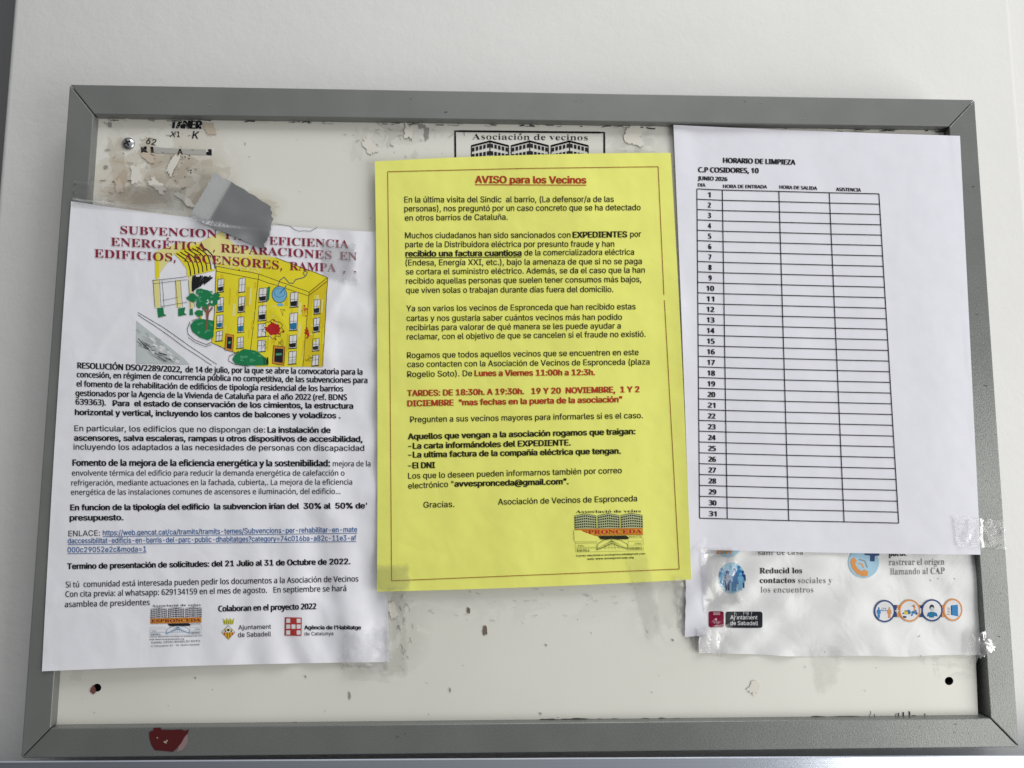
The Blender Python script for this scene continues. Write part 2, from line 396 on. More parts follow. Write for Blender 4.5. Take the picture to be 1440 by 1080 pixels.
# panel: cream laminate with two open screw holes
pm = mat('cream_panel', (0.66, 0.645, 0.575), 0.42, spec=0.45)
pn, pl_, pb = nodes(pm); pv = geo_pos(pm)
def panel_stains():
    base = mixc(pm, ramp(pm, noise_node(pm, pv, 7, 4), [(0.3, 0), (0.7, 1)]), (0.755, 0.745, 0.685), (0.70, 0.69, 0.625))
    geo = pn.new('ShaderNodeNewGeometry')
    n1 = noise_node(pm, pv, 42, 6, 0.62, 0.8); n2 = noise_node(pm, pv, 130, 5, 0.65, 0.6)
    def region(px, py, rx, ry):
        c = on(px, py, hP); c2 = on(px + rx, py, hP); c3 = on(px, py + ry, hP)
        sb = pn.new('ShaderNodeVectorMath'); sb.operation = 'SUBTRACT'; pl_.new(geo.outputs['Position'], sb.inputs[0]); sb.inputs[1].default_value = c
        ml = pn.new('ShaderNodeVectorMath'); ml.operation = 'MULTIPLY'; pl_.new(sb.outputs[0], ml.inputs[0]); ml.inputs[1].default_value = (1 / abs(c2.x - c.x), 0, 1 / abs(c3.z - c.z))
        ln = pn.new('ShaderNodeVectorMath'); ln.operation = 'LENGTH'; pl_.new(ml.outputs[0], ln.inputs[0])
        mr = pn.new('ShaderNodeMapRange'); mr.inputs[1].default_value = 0.55; mr.inputs[2].default_value = 1.15; mr.inputs[3].default_value = 1; mr.inputs[4].default_value = 0
        pl_.new(ln.outputs['Value'], mr.inputs[0]); return mr.outputs[0]
    col = base
    for (px, py, rx, ry, c, th, amt) in [
        (225, 245, 115, 75, (0.50, 0.43, 0.33), 0.42, .75), (180, 255, 45, 60, (0.44, 0.34, 0.24), 0.50, .8), (260, 260, 70, 50, (0.40, 0.34, 0.27), 0.52, .7),
        (560, 195, 70, 40, (0.48, 0.46, 0.42), 0.52, .7), (890, 195, 40, 40, (0.45, 0.44, 0.41), 0.47, .7), (340, 290, 60, 25, (0.46, 0.42, 0.27), 0.45, .7),
        (720, 850, 210, 30, (0.60, 0.59, 0.55), 0.53, .5), (560, 890, 45, 70, (0.50, 0.49, 0.43), 0.45, .7), (930, 870, 50, 50, (0.58, 0.58, 0.55), 0.50, .5),
        (1340, 930, 60, 25, (0.48, 0.48, 0.45), 0.52, .7)]:
        s_ = math_n(pm, 'MULTIPLY', region(px, py, rx, ry), ramp(pm, n1, [(th, 0), (th + 0.035, 1)]))
        col = mixc(pm, math_n(pm, 'MULTIPLY', s_, amt * .6), col, c)
        s2 = math_n(pm, 'MULTIPLY', region(px, py, rx * 1.1, ry * 1.1), ramp(pm, n2, [(0.66, 0), (0.70, 1)]))
        col = mixc(pm, math_n(pm, 'MULTIPLY', s2, .55), col, tuple(x * 0.45 for x in c))
    pl_.new(col, pb.inputs['Base Color'])
    bump(pm, n1, 0.10, 0.0008)
panel_stains()
HOLES = [(136.6, 967, 5.8), (1334.6, 957.6, 6.0)]
def build_panel():
    bm = bmesh.new(); edges = []
    C = [on(*p, hP) for p in [(124, 155), (1342, 172), (1376, 1020), (60, 1032)]]
    # bottom right: the panel stops short of the rail and leaves a dark slot
    vs = [bm.verts.new(p) for p in C]
    for i in range(4): edges.append(bm.edges.new((vs[i], vs[(i + 1) % 4])))
    rings = []
    for (hx, hy, r) in HOLES:
        ring = [bm.verts.new(on(hx + r * math.cos(a), hy + r * math.sin(a) * 0.98, hP)) for a in [2 * math.pi * i / 28 for i in range(28)]]
        rings.append(ring)
        for i in range(28): edges.append(bm.edges.new((ring[i], ring[(i + 1) % 28])))
    bmesh.ops.triangle_fill(bm, use_beauty=True, use_dissolve=False, edges=edges)
    for ring in rings:
        deep = [bm.verts.new(q.co + Vector((0, 0.004, 0))) for q in ring]
        for i in range(28): bm.faces.new((ring[i], ring[(i + 1) % 28], deep[(i + 1) % 28], deep[i])).material_index = 1  # hole walls coloured near black for the shade inside
    deep = [bm.verts.new(q.co + Vector((0, 0.004, 0))) for q in vs]
    for i in range(4): bm.faces.new((vs[i], vs[(i + 1) % 4], deep[(i + 1) % 4], deep[i]))
    bmesh.ops.recalc_face_normals(bm, faces=bm.faces)
    if sum(f.normal.y * f.calc_area() for f in bm.faces) > 0: bmesh.ops.reverse_faces(bm, faces=bm.faces)
    me = bpy.data.meshes.new('back_panel'); bm.to_mesh(me); bm.free()
    return link('back_panel', me, [pm, DARK], board)
panel = build_panel()
# backing added behind the panel, its black painting the shade in holes and slot
bk0, bk1 = on(118, 150, hP), on(1398, 1030, hP)
box('shade_backing', (bk0.x, 0.0125, bk1.z), (bk1.x, 0.0165, bk0.z), DARK, board)

def panel_ink(win): return Ink(hP, win)
# printed emblem of the residents' association, mostly hidden by the yellow sheet
def block_towers(k, x0, x1, ytop, yedge, ybot, m, layer=1, wallm=None, rows=5, cols=4, lw=0.9, xs=None):
    """three corner blocks with window rows, as in the association's emblem"""
    n = 3; w = (x1 - x0) / (n + 0.14)
    for i in range(n):
        a = x0 + i * w * 1.07; b = a + w; c = (a + b) / 2
        if wallm: k.poly([(a, yedge), (c, ytop), (b, yedge), (b, ybot), (a, ybot)], wallm, layer - 1)
        k.line([(a, ybot), (a, yedge), (c, ytop), (b, yedge), (b, ybot)], lw, m, layer)
        k.line([(a, yedge), (c, ytop), (b, yedge)], lw * 1.8, m, layer)
        if not wallm: k.line([(c, ytop), (c, ybot)], lw, m, layer)
        H = ybot - yedge
        for r in range(rows):
            for s_ in range(cols):
                for side in (0, 1):
                    t0, t1 = (s_ + 0.16) / cols, (s_ + 0.84) / cols
                    if side == 0: xa, xb, f = a + (c - a) * t0, a + (c - a) * t1, lambda t: yedge + (ytop - yedge) * t
                    else: xa, xb, f = b + (c - b) * t0, b + (c - b) * t1, lambda t: yedge + (ytop - yedge) * t
                    yo = H * (0.10 + 0.9 * r / rows); hh = H * 0.9 / rows * 0.62
                    f0, f1 = f(t0) * (1 - r / rows * .8) + yedge * (r / rows * .8), f(t1) * (1 - r / rows * .8) + yedge * (r / rows * .8)
                    k.raw([(xa, f0 + yo), (xb, f1 + yo), (xb, f1 + yo + hh), (xa, f0 + yo + hh)], [(0, 1, 2, 3)], m, layer)
e = panel_ink((480, 160, 2.88))
e.line([(462, 190), (461, 71), (1065, 77), (1065, 190)], 2.7, K, 1)
e.text('Asociación de vecinos', 530, 104, 998, 108, 23, 'serif', 0, K, thin=.014)
block_towers(e, 527, 1000, 112, 131, 215, K, rows=3, cols=5, lw=1.4)
emblem = e.done('printed_emblem', panel)

# remains of a printed sticker that was scraped off
e = panel_ink((130, 150, 4.8))
e.text('TANER', 525, 146, 738, 150, 52, 'arial', 0.03, K, shear=0.12)
e.text('X', 520, 205, 560, 206, 38, 'arial', 0.0, KG, shear=.3); e.text('1', 572, 206, 592, 206, 38, 'arial', 0.01, KG); e.text('K', 672, 216, 715, 218, 50, 'arial', 0.01, K, shear=.2)
e.text('62', 360, 250, 425, 262, 40, 'arial', 0.01, K, shear=.3)
e.poly([(328, 272), (368, 268), (366, 300), (380, 306), (378, 312), (330, 310)], K); e.poly([(392, 270), (412, 272), (416, 312), (396, 312)], K)
e.poly([(780, 288), (806, 288), (806, 330), (786, 328), (768, 326), (770, 308), (784, 304)], K); e.text('A', 575, 322, 610, 322, 36, 'arial', .02, K)
e.poly([(420, 274), (560, 284), (768, 290), (766, 326), (600, 322), (420, 314)], mat('scraped_sticker_film', (0.42, 0.41, 0.38), 0.6), 0)
for i in range(46):
    x, y = random.gauss(610, 70), random.choice([random.gauss(340, 12), random.gauss(440, 30), random.gauss(190, 14), random.gauss(100, 14)])
    e.ell(x, y, random.uniform(1.5, 6), random.uniform(1.5, 5), random.choice([K, KG]), 1, 7, .3)
scraped = e.done('scraped_print', panel); scraped['kind'] = 'stuff'
# scraped bites across the letters: panel-coloured nicks
CREAM = mat('cream_chip', (0.70, 0.68, 0.60), 0.5)
e = panel_ink((130, 150, 4.8))
for i in range(14):
    x, y = random.uniform(520, 740), random.uniform(98, 150); L = random.uniform(6, 20)
    e.line([(x, y), (x + L * random.uniform(-1, 1), y + L * random.uniform(-.4, .4))], random.uniform(.4, 1.0), CREAM, 3)
for i in range(4):
    x, y = random.choice([random.uniform(330, 415), random.uniform(770, 806)]), random.uniform(270, 325)
    e.line([(x, y), (x + random.uniform(-14, 14), y + random.uniform(-6, 6))], random.uniform(.4, .9), CREAM, 3)
e.done('scrape_marks', panel)['kind'] = 'stuff'
# old tape glue: thin yellowed patches with torn outlines
def film(name, rgb, alpha, rough, spec=0.5, crinkle=0.0, sc=160, shine=0.6):
    """clear film: mostly see-through, a little milky, glossy where it faces a light"""
    m = bpy.data.materials.new(name); m.use_nodes = True; M[name] = m; n, l, b = nodes(m)
    tr = n.new('ShaderNodeBsdfTransparent'); df = n.new('ShaderNodeBsdfDiffuse'); df.inputs['Color'].default_value = (*rgb, 1)
    gl = n.new('ShaderNodeBsdfGlossy'); gl.inputs['Roughness'].default_value = rough; gl.inputs['Color'].default_value = (1, 1, 1, 1)
    m1 = n.new('ShaderNodeMixShader'); m1.inputs[0].default_value = alpha; l.new(tr.outputs[0], m1.inputs[1]); l.new(df.outputs[0], m1.inputs[2])
    fr = n.new('ShaderNodeFresnel'); fr.inputs['IOR'].default_value = 1.0 + spec * 0.9
    m2 = n.new('ShaderNodeMixShader'); fk = n.new('ShaderNodeMath'); fk.operation = 'MULTIPLY'; fk.inputs[1].default_value = shine; fk.use_clamp = True; l.new(fr.outputs[0], fk.inputs[0]); l.new(fk.outputs[0], m2.inputs[0]); l.new(m1.outputs[0], m2.inputs[1]); l.new(gl.outputs[0], m2.inputs[2])
    out = n['Material Output']; l.new(m2.outputs[0], out.inputs['Surface'])
    if crinkle:
        nm = bump(m, noise_node(m, geo_pos(m), sc, 4, 0.55, 1.2), crinkle, 0.003)
        l.new(nm, gl.inputs['Normal']); l.new(nm, fr.inputs['Normal'])
    n.remove(b); return m
glue = film('yellowed_glue', (0.42, 0.33, 0.19), 0.12, 0.4, .3, shine=.15); glue_g = film('grey_glue', (0.36, 0.35, 0.31), 0.06, 0.4, .3, shine=.1)
def torn(cx, cy, rx, ry, seed, n=60, rot=0.0):
    P = []
    for i in range(n):
        a = 2 * math.pi * i / n; q = max(abs(math.cos(a)), abs(math.sin(a))) ** 0.8
        r = (1 / q) * (1 + 0.45 * nz(math.cos(a) * 1.9, math.sin(a) * 1.9, seed) + 0.30 * nz(math.cos(a) * 6, math.sin(a) * 6, seed))
        x, y = rx * r * math.cos(a), ry * r * math.sin(a)
        P.append((cx + x * math.cos(rot) - y * math.sin(rot), cy + x * math.sin(rot) + y * math.cos(rot)))
    return P
e = panel_ink((0, 0, 1))
for i, (x, y, rx, ry, g, ro) in enumerate([(205, 275, 62, 12, glue, .02), (166, 235, 12, 42, glue, -.1), (240, 240, 34, 28, glue, .1), (300, 262, 24, 34, glue, .2), (360, 288, 32, 10, glue, .25), (205, 205, 9, 14, glue, .4),
        (555, 192, 40, 14, glue_g, -.2), (575, 188, 7, 12, glue, .3), (505, 205, 9, 26, glue_g, .2), (888, 196, 14, 24, glue_g, -.35), (520, 950, 30, 8, glue_g, .05),
        (938, 850, 16, 34, glue_g, .25), (165, 178, 10, 8, glue_g, .3), (560, 850, 14, 26, glue_g, .1), (1345, 930, 26, 10, glue_g, .1), (108, 950, 9, 10, glue_g, .1)]):
    e = panel_ink((0, 0, 1)); e.poly(torn(x, y, rx * .92, ry * .92, i * 3.7, rot=ro), g, i % 5); e.done('glue_residue', panel)
# chips, scuffs and black specks
e = panel_ink((0, 0, 1)); SCF = mat('brown_scuff', (0.16, 0.12, 0.09), 0.8); SCL = mat('light_scuff', (0.45, 0.44, 0.41), 0.8); SCG = mat('grey_scuff', (0.30, 0.29, 0.27), 0.8); RST = mat('rust_brown', (0.17, 0.06, 0.05), 0.8)
for (x, y, rx, ry) in [(682, 886, 3, 6.5), (659, 858, 2.5, 4), (155, 176, 2.5, 3.5), (149, 235, 3, 2.5), (1012, 886, 2, 2), (946, 900, 1.5, 1.5), (768, 907, 1.6, 1.2), (430, 951, 1.3, 1.3), (275, 953, 1.3, 1), (492, 978, 1.6, 5), (760, 1003, 1.6, 1.2), (633, 970, 1.2, 3), (600, 188, 3, 8), (594, 178, 5, 3), (560, 168, 4, 3)]:
    e = panel_ink((0, 0, 1)); e.poly(torn(x, y, rx, ry, x, 20), SCF if x in (682, 659) else SCG, 6); e.done('paint_chip', panel)
e = panel_ink((0, 0, 1)); e.poly([(128, 968), (132, 963), (135, 968), (135, 974), (131, 976), (127, 972)], RST, 6); e.done('rust_mark', panel); e = panel_ink((0, 0, 1))
for i in range(30):
    x = random.uniform(640, 930); y = 836 + random.gauss(0, 10) + (20 if random.random() < .4 else 0)
    e.line([(x, y), (x + random.uniform(-9, 9), y + random.uniform(-1.5, 1.5))], random.uniform(.3, .8), SCL, 6, step=3, jit=.7)
for i in range(40):
    x, y = random.gauss(205, 55), random.gauss(240, 38)
    e.line([(x, y), (x + random.uniform(-9, 9), y + random.uniform(-4, 4))], random.uniform(.4, 1.2), random.choice([SCF, SCG, SCG]), 6, step=3, jit=.8)
for i in range(26):
    x, y = random.gauss(565, 35), random.gauss(192, 14)
    e.line([(x, y), (x + random.uniform(-9, 9), y + random.uniform(-7, 7))], random.uniform(.3, .9), SCG, 6, step=3, jit=.8)
for i in range(20):
    x, y = random.gauss(568, 6), random.uniform(835, 952)
    e.line([(x, y), (x + random.uniform(-3, 3), y + random.uniform(2, 8))], random.uniform(.4, 1.2), SCG, 6, step=3, jit=.6)
for i in range(90):
    e.ell(random.uniform(90, 1380), random.uniform(165, 1010), random.uniform(.4, 1.1), random.uniform(.4, 1), random.choice([SCG, SCF]), 6, 6)
e.done('scuff_marks', panel)['kind'] = 'stuff'
# torn scraps of paper still glued to the panel
SCR1 = mat('scrap_paper', (0.72, 0.69, 0.62), .8); SCR2 = mat('scrap_paper_beige', (0.56, 0.48, 0.38), .8)
for i, (x, y, rx, ry, m_) in enumerate([(192, 246, 7, 12, SCR1), (222, 262, 12, 6, SCR1), (168, 262, 9, 5, SCR2), (244, 232, 14, 5, SCR1), (296, 182, 7, 9, SCR2), (210, 222, 10, 5, SCR2), (178, 164, 7, 3, SCR1), (575, 186, 9, 6, SCR1), (520, 206, 7, 12, SCR1), (890, 190, 12, 14, SCR1), (262, 282, 16, 4, SCR1), (322, 294, 20, 5, SCR2), (1060, 966, 9, 6, SCR1), (552, 858, 6, 10, SCR1)]):
    e = panel_ink((0, 0, 1)); e.poly(torn(x, y, rx, ry, i * 5.1 + 2, rot=i * .7), m_, 9 + i % 4); e.done('torn_scrap', panel)
# black grime and old filler along the foot and head of the panel
e = panel_ink((0, 0, 1)); P0 = []; P1 = []
for i in range(0, 241):
    x = 82 + (1300 - 82) * i / 240; yb = 1022.5 - 13.5 * (x - 71) / 1322
    thick = 1.2 + 2.6 * max(0, nz(x * .02, 1.5, 0)) * (1 if x > 250 else .4) + 2.4 * max(0, nz(x * .09, 3.5, 0))
    P0.append((x, yb)); P1.append((x, yb - thick - (1.5 if x > 300 else 0)))
e.raw(P0 + P1, [(i, i + 1, 241 + i + 1, 241 + i) for i in range(240)], GRIME, 2)
for x in (1222, 1230, 1258, 1264, 1270, 1278, 1300):
    e.line([(x, 1012), (x + random.uniform(-2, 4), 1003 + random.uniform(-3, 3))], random.uniform(.7, 2), GRIME, 3, step=2, jit=.6)
for i in range(150):
    x = random.uniform(150, 1320); y = 165.5 + 17 * (x - 131) / 1204 + random.uniform(-1, 4)
    e.line([(x, y), (x + random.uniform(3, 16), y + random.uniform(-1, 1.5))], random.uniform(.5, 1.8), random.choice([GRIME, SCG, CREAM]), 3, step=3, jit=.6)
e.done('grime', panel)['kind'] = 'stuff'
# cross-head screw
STEEL = mat('zinc_steel', (0.55, 0.55, 0.56), 0.25, metal=1.0)
sc_c = on(180.8, 202.2, hP); R_ = (on(190.0, 202, hP) - sc_c).length
sv = []; sf = []; NS = 32
for k in range(7):
    a = k / 6 * math.pi / 2
    for i in range(NS): sv.append(sc_c + Vector((R_ * math.cos(a) * math.cos(2 * math.pi * i / NS), -0.0022 * math.sin(a) - 0.0002, R_ * math.cos(a) * math.sin(2 * math.pi * i / NS))))
for k in range(6):
    for i in range(NS): sf.append((k * NS + i, k * NS + (i + 1) % NS, (k + 1) * NS + (i + 1) % NS, (k + 1) * NS + i))
screw = mesh('screw', sv, sf, [STEEL], board, smooth=True)
cr = []; w_, l_ = R_ * .13, R_ * .55
P = [(w_, l_), (w_, w_), (l_, w_), (l_, -w_), (w_, -w_), (w_, -l_), (-w_, -l_), (-w_, -w_), (-l_, -w_), (-l_, w_), (-w_, w_), (-w_, l_)]
ca, sa = math.cos(.5), math.sin(.5)
def dome(x, z): return -0.0022 * math.sqrt(max(0, 1 - (x * x + z * z) / R_ ** 2)) - 0.0002
cr = [sc_c + Vector((x * ca - z * sa, dome(x, z) - 0.00012, x * sa + z * ca)) for x, z in P]
cc = len(cr); cr.append(sc_c + Vector((0, dome(0, 0) - 0.00012, 0)))
mesh('cross_recess_shade', cr, [(i, (i + 1) % cc, cc) for i in range(cc)], [DARK], screw)  # flat black cross on the head, painting the shade of the recess

wear = mat('worn_enamel', (0.27, 0.28, 0.265), .5)
for rl, pts in ((r_top, [(105 + 1250 * random.random(), 122 + 30 * random.random()) for _ in range(26)]), (r_bot, [(60 + 1340 * random.random(), 1028 + 20 * random.random()) for _ in range(22)]), (r_left, [(0, 0)] * 0), (r_right, [(1352 + 14 * random.random() + 52 * q, 170 + 820 * q) for q in [random.random() for _ in range(14)]])):
    e = Ink(hF)
    for i, (x, y) in enumerate(pts):
        if rl is r_top: y += (x - 97) * .016
        if rl is r_bot: y -= (x - 60) * .012
        L = random.uniform(.6, 5)
        e.line([(x, y), (x + L, y + random.uniform(-.8, .8))], random.uniform(.4, 1.1), random.choice([wear, SCG, wear, GRIME]), 0, step=2, jit=.3)
    if pts: e.done('scratches', rl)['kind'] = 'stuff'
# red remnant on the bottom rail
rw = (0, 880, 2.571)
e = Ink(hF, rw)
e.poly([(652, 378), (672, 381), (681, 396), (678, 425), (662, 448), (640, 456), (650, 420)], mat('pink_backing_paper', (0.26, 0.17, 0.17), .6), 0)
e.poly([(540, 384), (556, 377), (556, 368), (582, 367), (584, 375), (620, 376), (655, 374), (670, 379), (684, 374), (680, 388), (668, 402), (655, 425), (640, 442), (626, 455), (596, 452), (560, 449), (548, 430), (541, 405)], mat('dark_red_vinyl', (0.075, 0.004, 0.006), .45), 2)
for q in ((570, 404, 3, 2), (598, 420, 6, 3), (604, 415, 3, 3)): e.poly(torn(*q, q[0], 12, .4), mat('buff_chip', (0.42, 0.34, 0.24), .6), 4)
st = e.done('torn_sticker', None); tag(st, 'torn dark red sticker remnant on the bottom frame rail', 'sticker')

# aluminium ledge below the board
lt = on(0, 1068, hF); rt_p = on(1440, 1059.5, hF)
lv = []
for (p, dx) in ((lt, -0.35), (rt_p, 0.35)):
    sl = (rt_p.z - lt.z) / (rt_p.x - lt.x)
    for (y, dz) in ((-0.0035, -0.0006), (-0.0035, -0.05), (WALL, -0.05), (WALL, -0.048), (-0.0019, -0.048), (-0.0019, -0.0003), (-0.0027, 0.0)):
        lv.append(Vector((p.x + dx, y, p.z + sl * dx + dz)))
led = mesh('metal_ledge', lv, [(0, 1, 2, 3, 4, 5, 6), (13, 12, 11, 10, 9, 8, 7)] + [(i, 7 + i, 7 + (i + 1) % 7, (i + 1) % 7) for i in range(7)], [metal])
tag(led, 'brushed aluminium ledge running along under the grey notice board', 'metal ledge')

# ================================================================== SHEETS
def mk_left(X, Z):
    s = (X + 0.318) / 0.222; t = (0.112 - Z) / 0.31
    y = 0.0040 * sm(0.05, 0.75, s) - 0.0010 + 0.0016 * sm(.6, 1.0, s)
    k = 0.35 + 0.9 * sm(.35, .95, s)
    y += k * (0.0013 * nz(X * 16, Z * 11, 2.0) + 0.0008 * nz(X * 45 + Z * 12, Z * 34, 5.0) + 0.00022 * nz(X * 130, Z * 90, 6.0))
    r = abs(nz(X * 22 + 3, Z * 15, 9.0)); y -= 0.0007 * k * (1 - min(1, r * 5))             # creases
    y += 0.0011 * sm(.25, .9, s) * sm(.35, .95, t) * math.sin(6.283 * (X * 34 + Z * 9) + 2.2 * nz(X * 14, Z * 9, 8.0)) + 0.0006 * sm(.5, 1, s) * math.sin(6.283 * (Z * 30 - X * 14) + 3 * nz(X * 12, Z * 12, 3.0))
    y -= 0.0032 * sm(.955, 1.0, t) * (0.55 + 0.9 * nz(X * 24, 1.7, 4.0))
    y -= 0.0022 * math.exp(-(((X + .312) / .03) ** 2 + ((Z + .196) / .02) ** 2))
    y -= 0.0016 * math.exp(-(((X + .118) / .012) ** 2 + ((Z + .165) / .03) ** 2))             # puckers by the bottom tape
    y += 0.0014 * math.exp(-(((X + .142) / .010) ** 2 + ((Z + .16) / .05) ** 2))
    y -= 0.0012 * math.exp(-(((X + .115) / .010) ** 2 + ((Z - .060) / .012) ** 2))
    return min(y, support(X, Z) - 0.0006)
def mk_yel(X, Z):
    s = (X + 0.098) / 0.215; t = (0.139 - Z) / 0.297
    y = 0.0016 + 0.0012 * sm(0, .35, s) - 0.0020 * math.sin(math.pi * max(0, min(1, s))) * 0.7 - 0.0012 * sm(.85, 1.0, s) + 0.0009 * sm(.8, 1, t)
    y += 0.0015 * nz(X * 13, Z * 9, 21.0) + 0.0007 * nz(X * 40, Z * 28, 25.0) + 0.00012 * nz(X * 140, Z * 110, 27.0)
    y -= 0.0035 * math.exp(-(((X + .096) / .016) ** 2 + ((Z + .148) / .022) ** 2)) + 0.0018 * math.exp(-(((X - .112) / .010) ** 2 + ((Z + .05) / .12) ** 2))
    for cx_, cz_ in ((-.085, -.142), (.085, -.137)): y += 0.0005 * math.exp(-(((X - cx_) / .014) ** 2 + ((Z - cz_) / .018) ** 2)) * nz(X * 170, Z * 120, 29)
    y -= 0.0008 * math.exp(-((Z - .132 - .1 * (X - .07)) / .012) ** 2) * sm(.4, .9, s)
    return min(y, PANEL - 0.0012, 0.0036)
def mk_rig(X, Z):
    s = (X - 0.100) / 0.212; t = (0.152 - Z) / 0.30
    y = 0.0052 * (1 - sm(.45, .96, s)) - 0.0012 * (1 - sm(0, .12, s)) - 0.0008 - 0.0010 * math.sin(math.pi * max(0, min(1, s))) + 0.0004
    y += 0.0009 * nz(X * 11, Z * 7, 41.0) + 0.0003 * nz(X * 40, Z * 30, 45.0) + 0.00008 * nz(X * 140, Z * 110, 47.0) - 0.0014 * sm(.93, 1.0, t) * (1 - sm(.8, 1, s)) - 0.0012 * math.exp(-((X - .106) / .008) ** 2) * nz(.5, Z * 26, 48.0)
    y -= 0.0012 * math.exp(-((X - .103) / .006) ** 2 - ((Z - .06) / .03) ** 2)
    return min(y, support(X, Z) - 0.0006)
def mk_pos(X, Z):
    y = 0.0052 + 0.0015 * nz(X * 20, Z * 14, 61.0) + 0.0010 * math.sin(6.283 * (X * 26 - Z * 30) + 4 * nz(X * 9, Z * 9, 62.0)) * (1 - sm(.14, .26, X)) + 0.0012 * nz(X * 50 + Z * 20, Z * 40, 65.0)
    y -= 0.0009 * math.exp(-(((X - .125) / .016) ** 2 + ((Z + .15) / .03) ** 2)) * (1 + nz(X * 90, Z * 60, 66))
    return min(y, PANEL - 0.0005)

# -------------------------------------------------- left notice
Lq = [(100, 283), (529, 326), (547, 931), (59, 944)]
LS = Sheet(Lq, mk_left, bows=(6, 2, -2, -2))
left = empty('printed_notice', centre(Lq, mk_left))
tag(left, 'white subsidy notice with wine red heading and drawing of yellow flats', 'notice', 'paper notices on the board')
LS.build('paper_sheet', pw_l, left)
# heading
k = Ink(mk_left, (0, 80, 2.454)); hv = dict(fk='serif', m=RED, layer=6)
k.text('SUBVENCION', 417, 611, 750, 625, 27, **hv); k.text('PARA', 778, 628, 905, 641, 27, **hv); k.text('EFICIENCIA', 930, 648, 1205, 661, 27, **hv)
k.text('ENERGÉTICA', 384, 652, 713, 670, 28, **hv); k.text(',', 736, 671, 743, 671, 27, **hv); k.text('REPARACIONES', 763, 674, 1145, 699, 28, **hv); k.text('EN', 1172, 700, 1232, 703, 27, **hv)
k.text('EDIFICIOS,', 327, 692, 608, 707, 28, **hv); k.text('ASCENSORES,', 635, 706, 975, 735, 29, **hv); k.text('RAMPA', 1000, 736, 1160, 742, 28, **hv); k.text(', .', 1183, 744, 1230, 744, 27, **hv)
k.done('heading', left)

# drawing
ill = None
k = Ink(mk_left, (180, 300, 4.235))
k.poly([(52, 640), (330, 860), (370, 900), (50, 895)], LGR, 0); k.poly([(50, 745), (120, 790), (240, 890), (60, 892)], MGR if False else LGR, 1)
for i in range(70):
    a = random.uniform(0, 1); x = 55 + 165 * a; y = 742 + 120 * a + random.uniform(-10, 40)
    k.line([(x, min(y, 888)), (x + random.uniform(25, 70), min(890, y + random.uniform(14, 44)))], random.uniform(.4, 1.6), random.choice([MGR, MGR, HGR, HGR, KG]), 2, jit=1)
for i in range(30):
    x = random.uniform(52, 300); y = 660 + (x - 52) * .78 + random.uniform(0, 90)
    if y < 880: k.line([(x, y), (x + random.uniform(15, 40), y + random.uniform(10, 26))], random.uniform(1.5, 4), random.choice([HGR, WHT]), 2, jit=1)
k.line([(60, 590), (200, 672), (360, 785), (530, 900)], .7, K, 2, jit=1); k.line([(60, 605), (190, 690), (340, 800), (500, 905)], .7, K, 2, jit=1)
ill = k.done('picture', left)
k = Ink(mk_left, (180, 300, 4.235))
k.poly([(160, 230), (300, 175), (430, 170), (560, 110), (640, 190), (880, 265), (780, 360), (527, 318), (420, 190), (275, 240), (165, 390)], YEL2, 0)
k.poly([(162, 250), (182, 240), (190, 380), (165, 392)], YEL, 1)
for (a, b, c, d) in ((155, 185, 395, 565), (283, 312, 400, 562), (362, 384, 378, 568)): k.poly([(a, c), (b, c - 4), (b + 6, d - 4), (a + 6, d)], YEL2, 1)
k.poly([(275, 240), (340, 205), (420, 185), (470, 250), (500, 330), (525, 338), (352, 378), (350, 330), (310, 275)], YEL, 2)
for i in range(7):
    t = i / 6; a = (290 + 140 * t, 240 - 48 * t); c = (375 + 145 * t, 372 - 42 * t); m_ = ((a[0] + c[0]) / 2 + 26, (a[1] + c[1]) / 2 - 14)
    k.line([a, (a[0] * .4 + m_[0] * .6 + 4, a[1] * .4 + m_[1] * .6 - 3), m_, (c[0] - 2, c[1] - 30), c], 1.5, K, 4, step=4, jit=.8)
k.line([(145, 402), (350, 378)], .6, K, 3, jit=1); k.line([(150, 420), (355, 395)], .5, KG, 3, jit=1); k.line([(200, 555), (355, 530)], .5, KG, 3, jit=1); k.line([(205, 520), (300, 500)], .4, KG, 3, jit=1)
for x in (150, 188, 205, 285, 314, 362, 386): k.line([(x, 400), (x + 12, 560)], .5, KG, 3, jit=1)
for i in range(26):
    t = i / 25; a = 380 + 118 * t; k.line([(a + 6, 374 + random.uniform(-4, 8)), (max(384, a - 40 + random.uniform(-10, 10)), 420 + 40 * math.sin(3.1 * min(1, t + .3)) + random.uniform(-12, 10))], 1.5, K, 3, jit=2)
for i in range(7): k.line([(384 + 9 * i, 392 + 6 * i), (384 + 4 * i, 466 - 3 * i)], 1.2, K, 3, jit=2)
for q in ([(175, 568), (212, 560), (216, 600), (232, 608), (182, 622)], [(300, 568), (344, 560), (336, 592), (352, 604), (300, 614)], [(369, 572), (386, 568), (390, 605), (368, 608)]): k.poly(q, GRN, 3)
k.done('drawn_arcade', ill)
k = Ink(mk_left, (180, 300, 4.235))
k.poly([(527, 316), (600, 275), (700, 255), (880, 264), (1190, 382), (1080, 470), (780, 362)], YEL, 0)
k.poly([(527, 318), (780, 362), (728, 842), (640, 830), (500, 772), (512, 690)], YEL, 1); k.poly([(780, 362), (1080, 470), (1042, 914), (760, 914), (728, 842)], YEL, 1)
k.poly([(1080, 470), (1190, 382), (1158, 914), (1042, 914)], YEL3, 1)
k.poly([(640, 345), (700, 355), (672, 820), (600, 810)], YEL3, 2, 12) if False else None
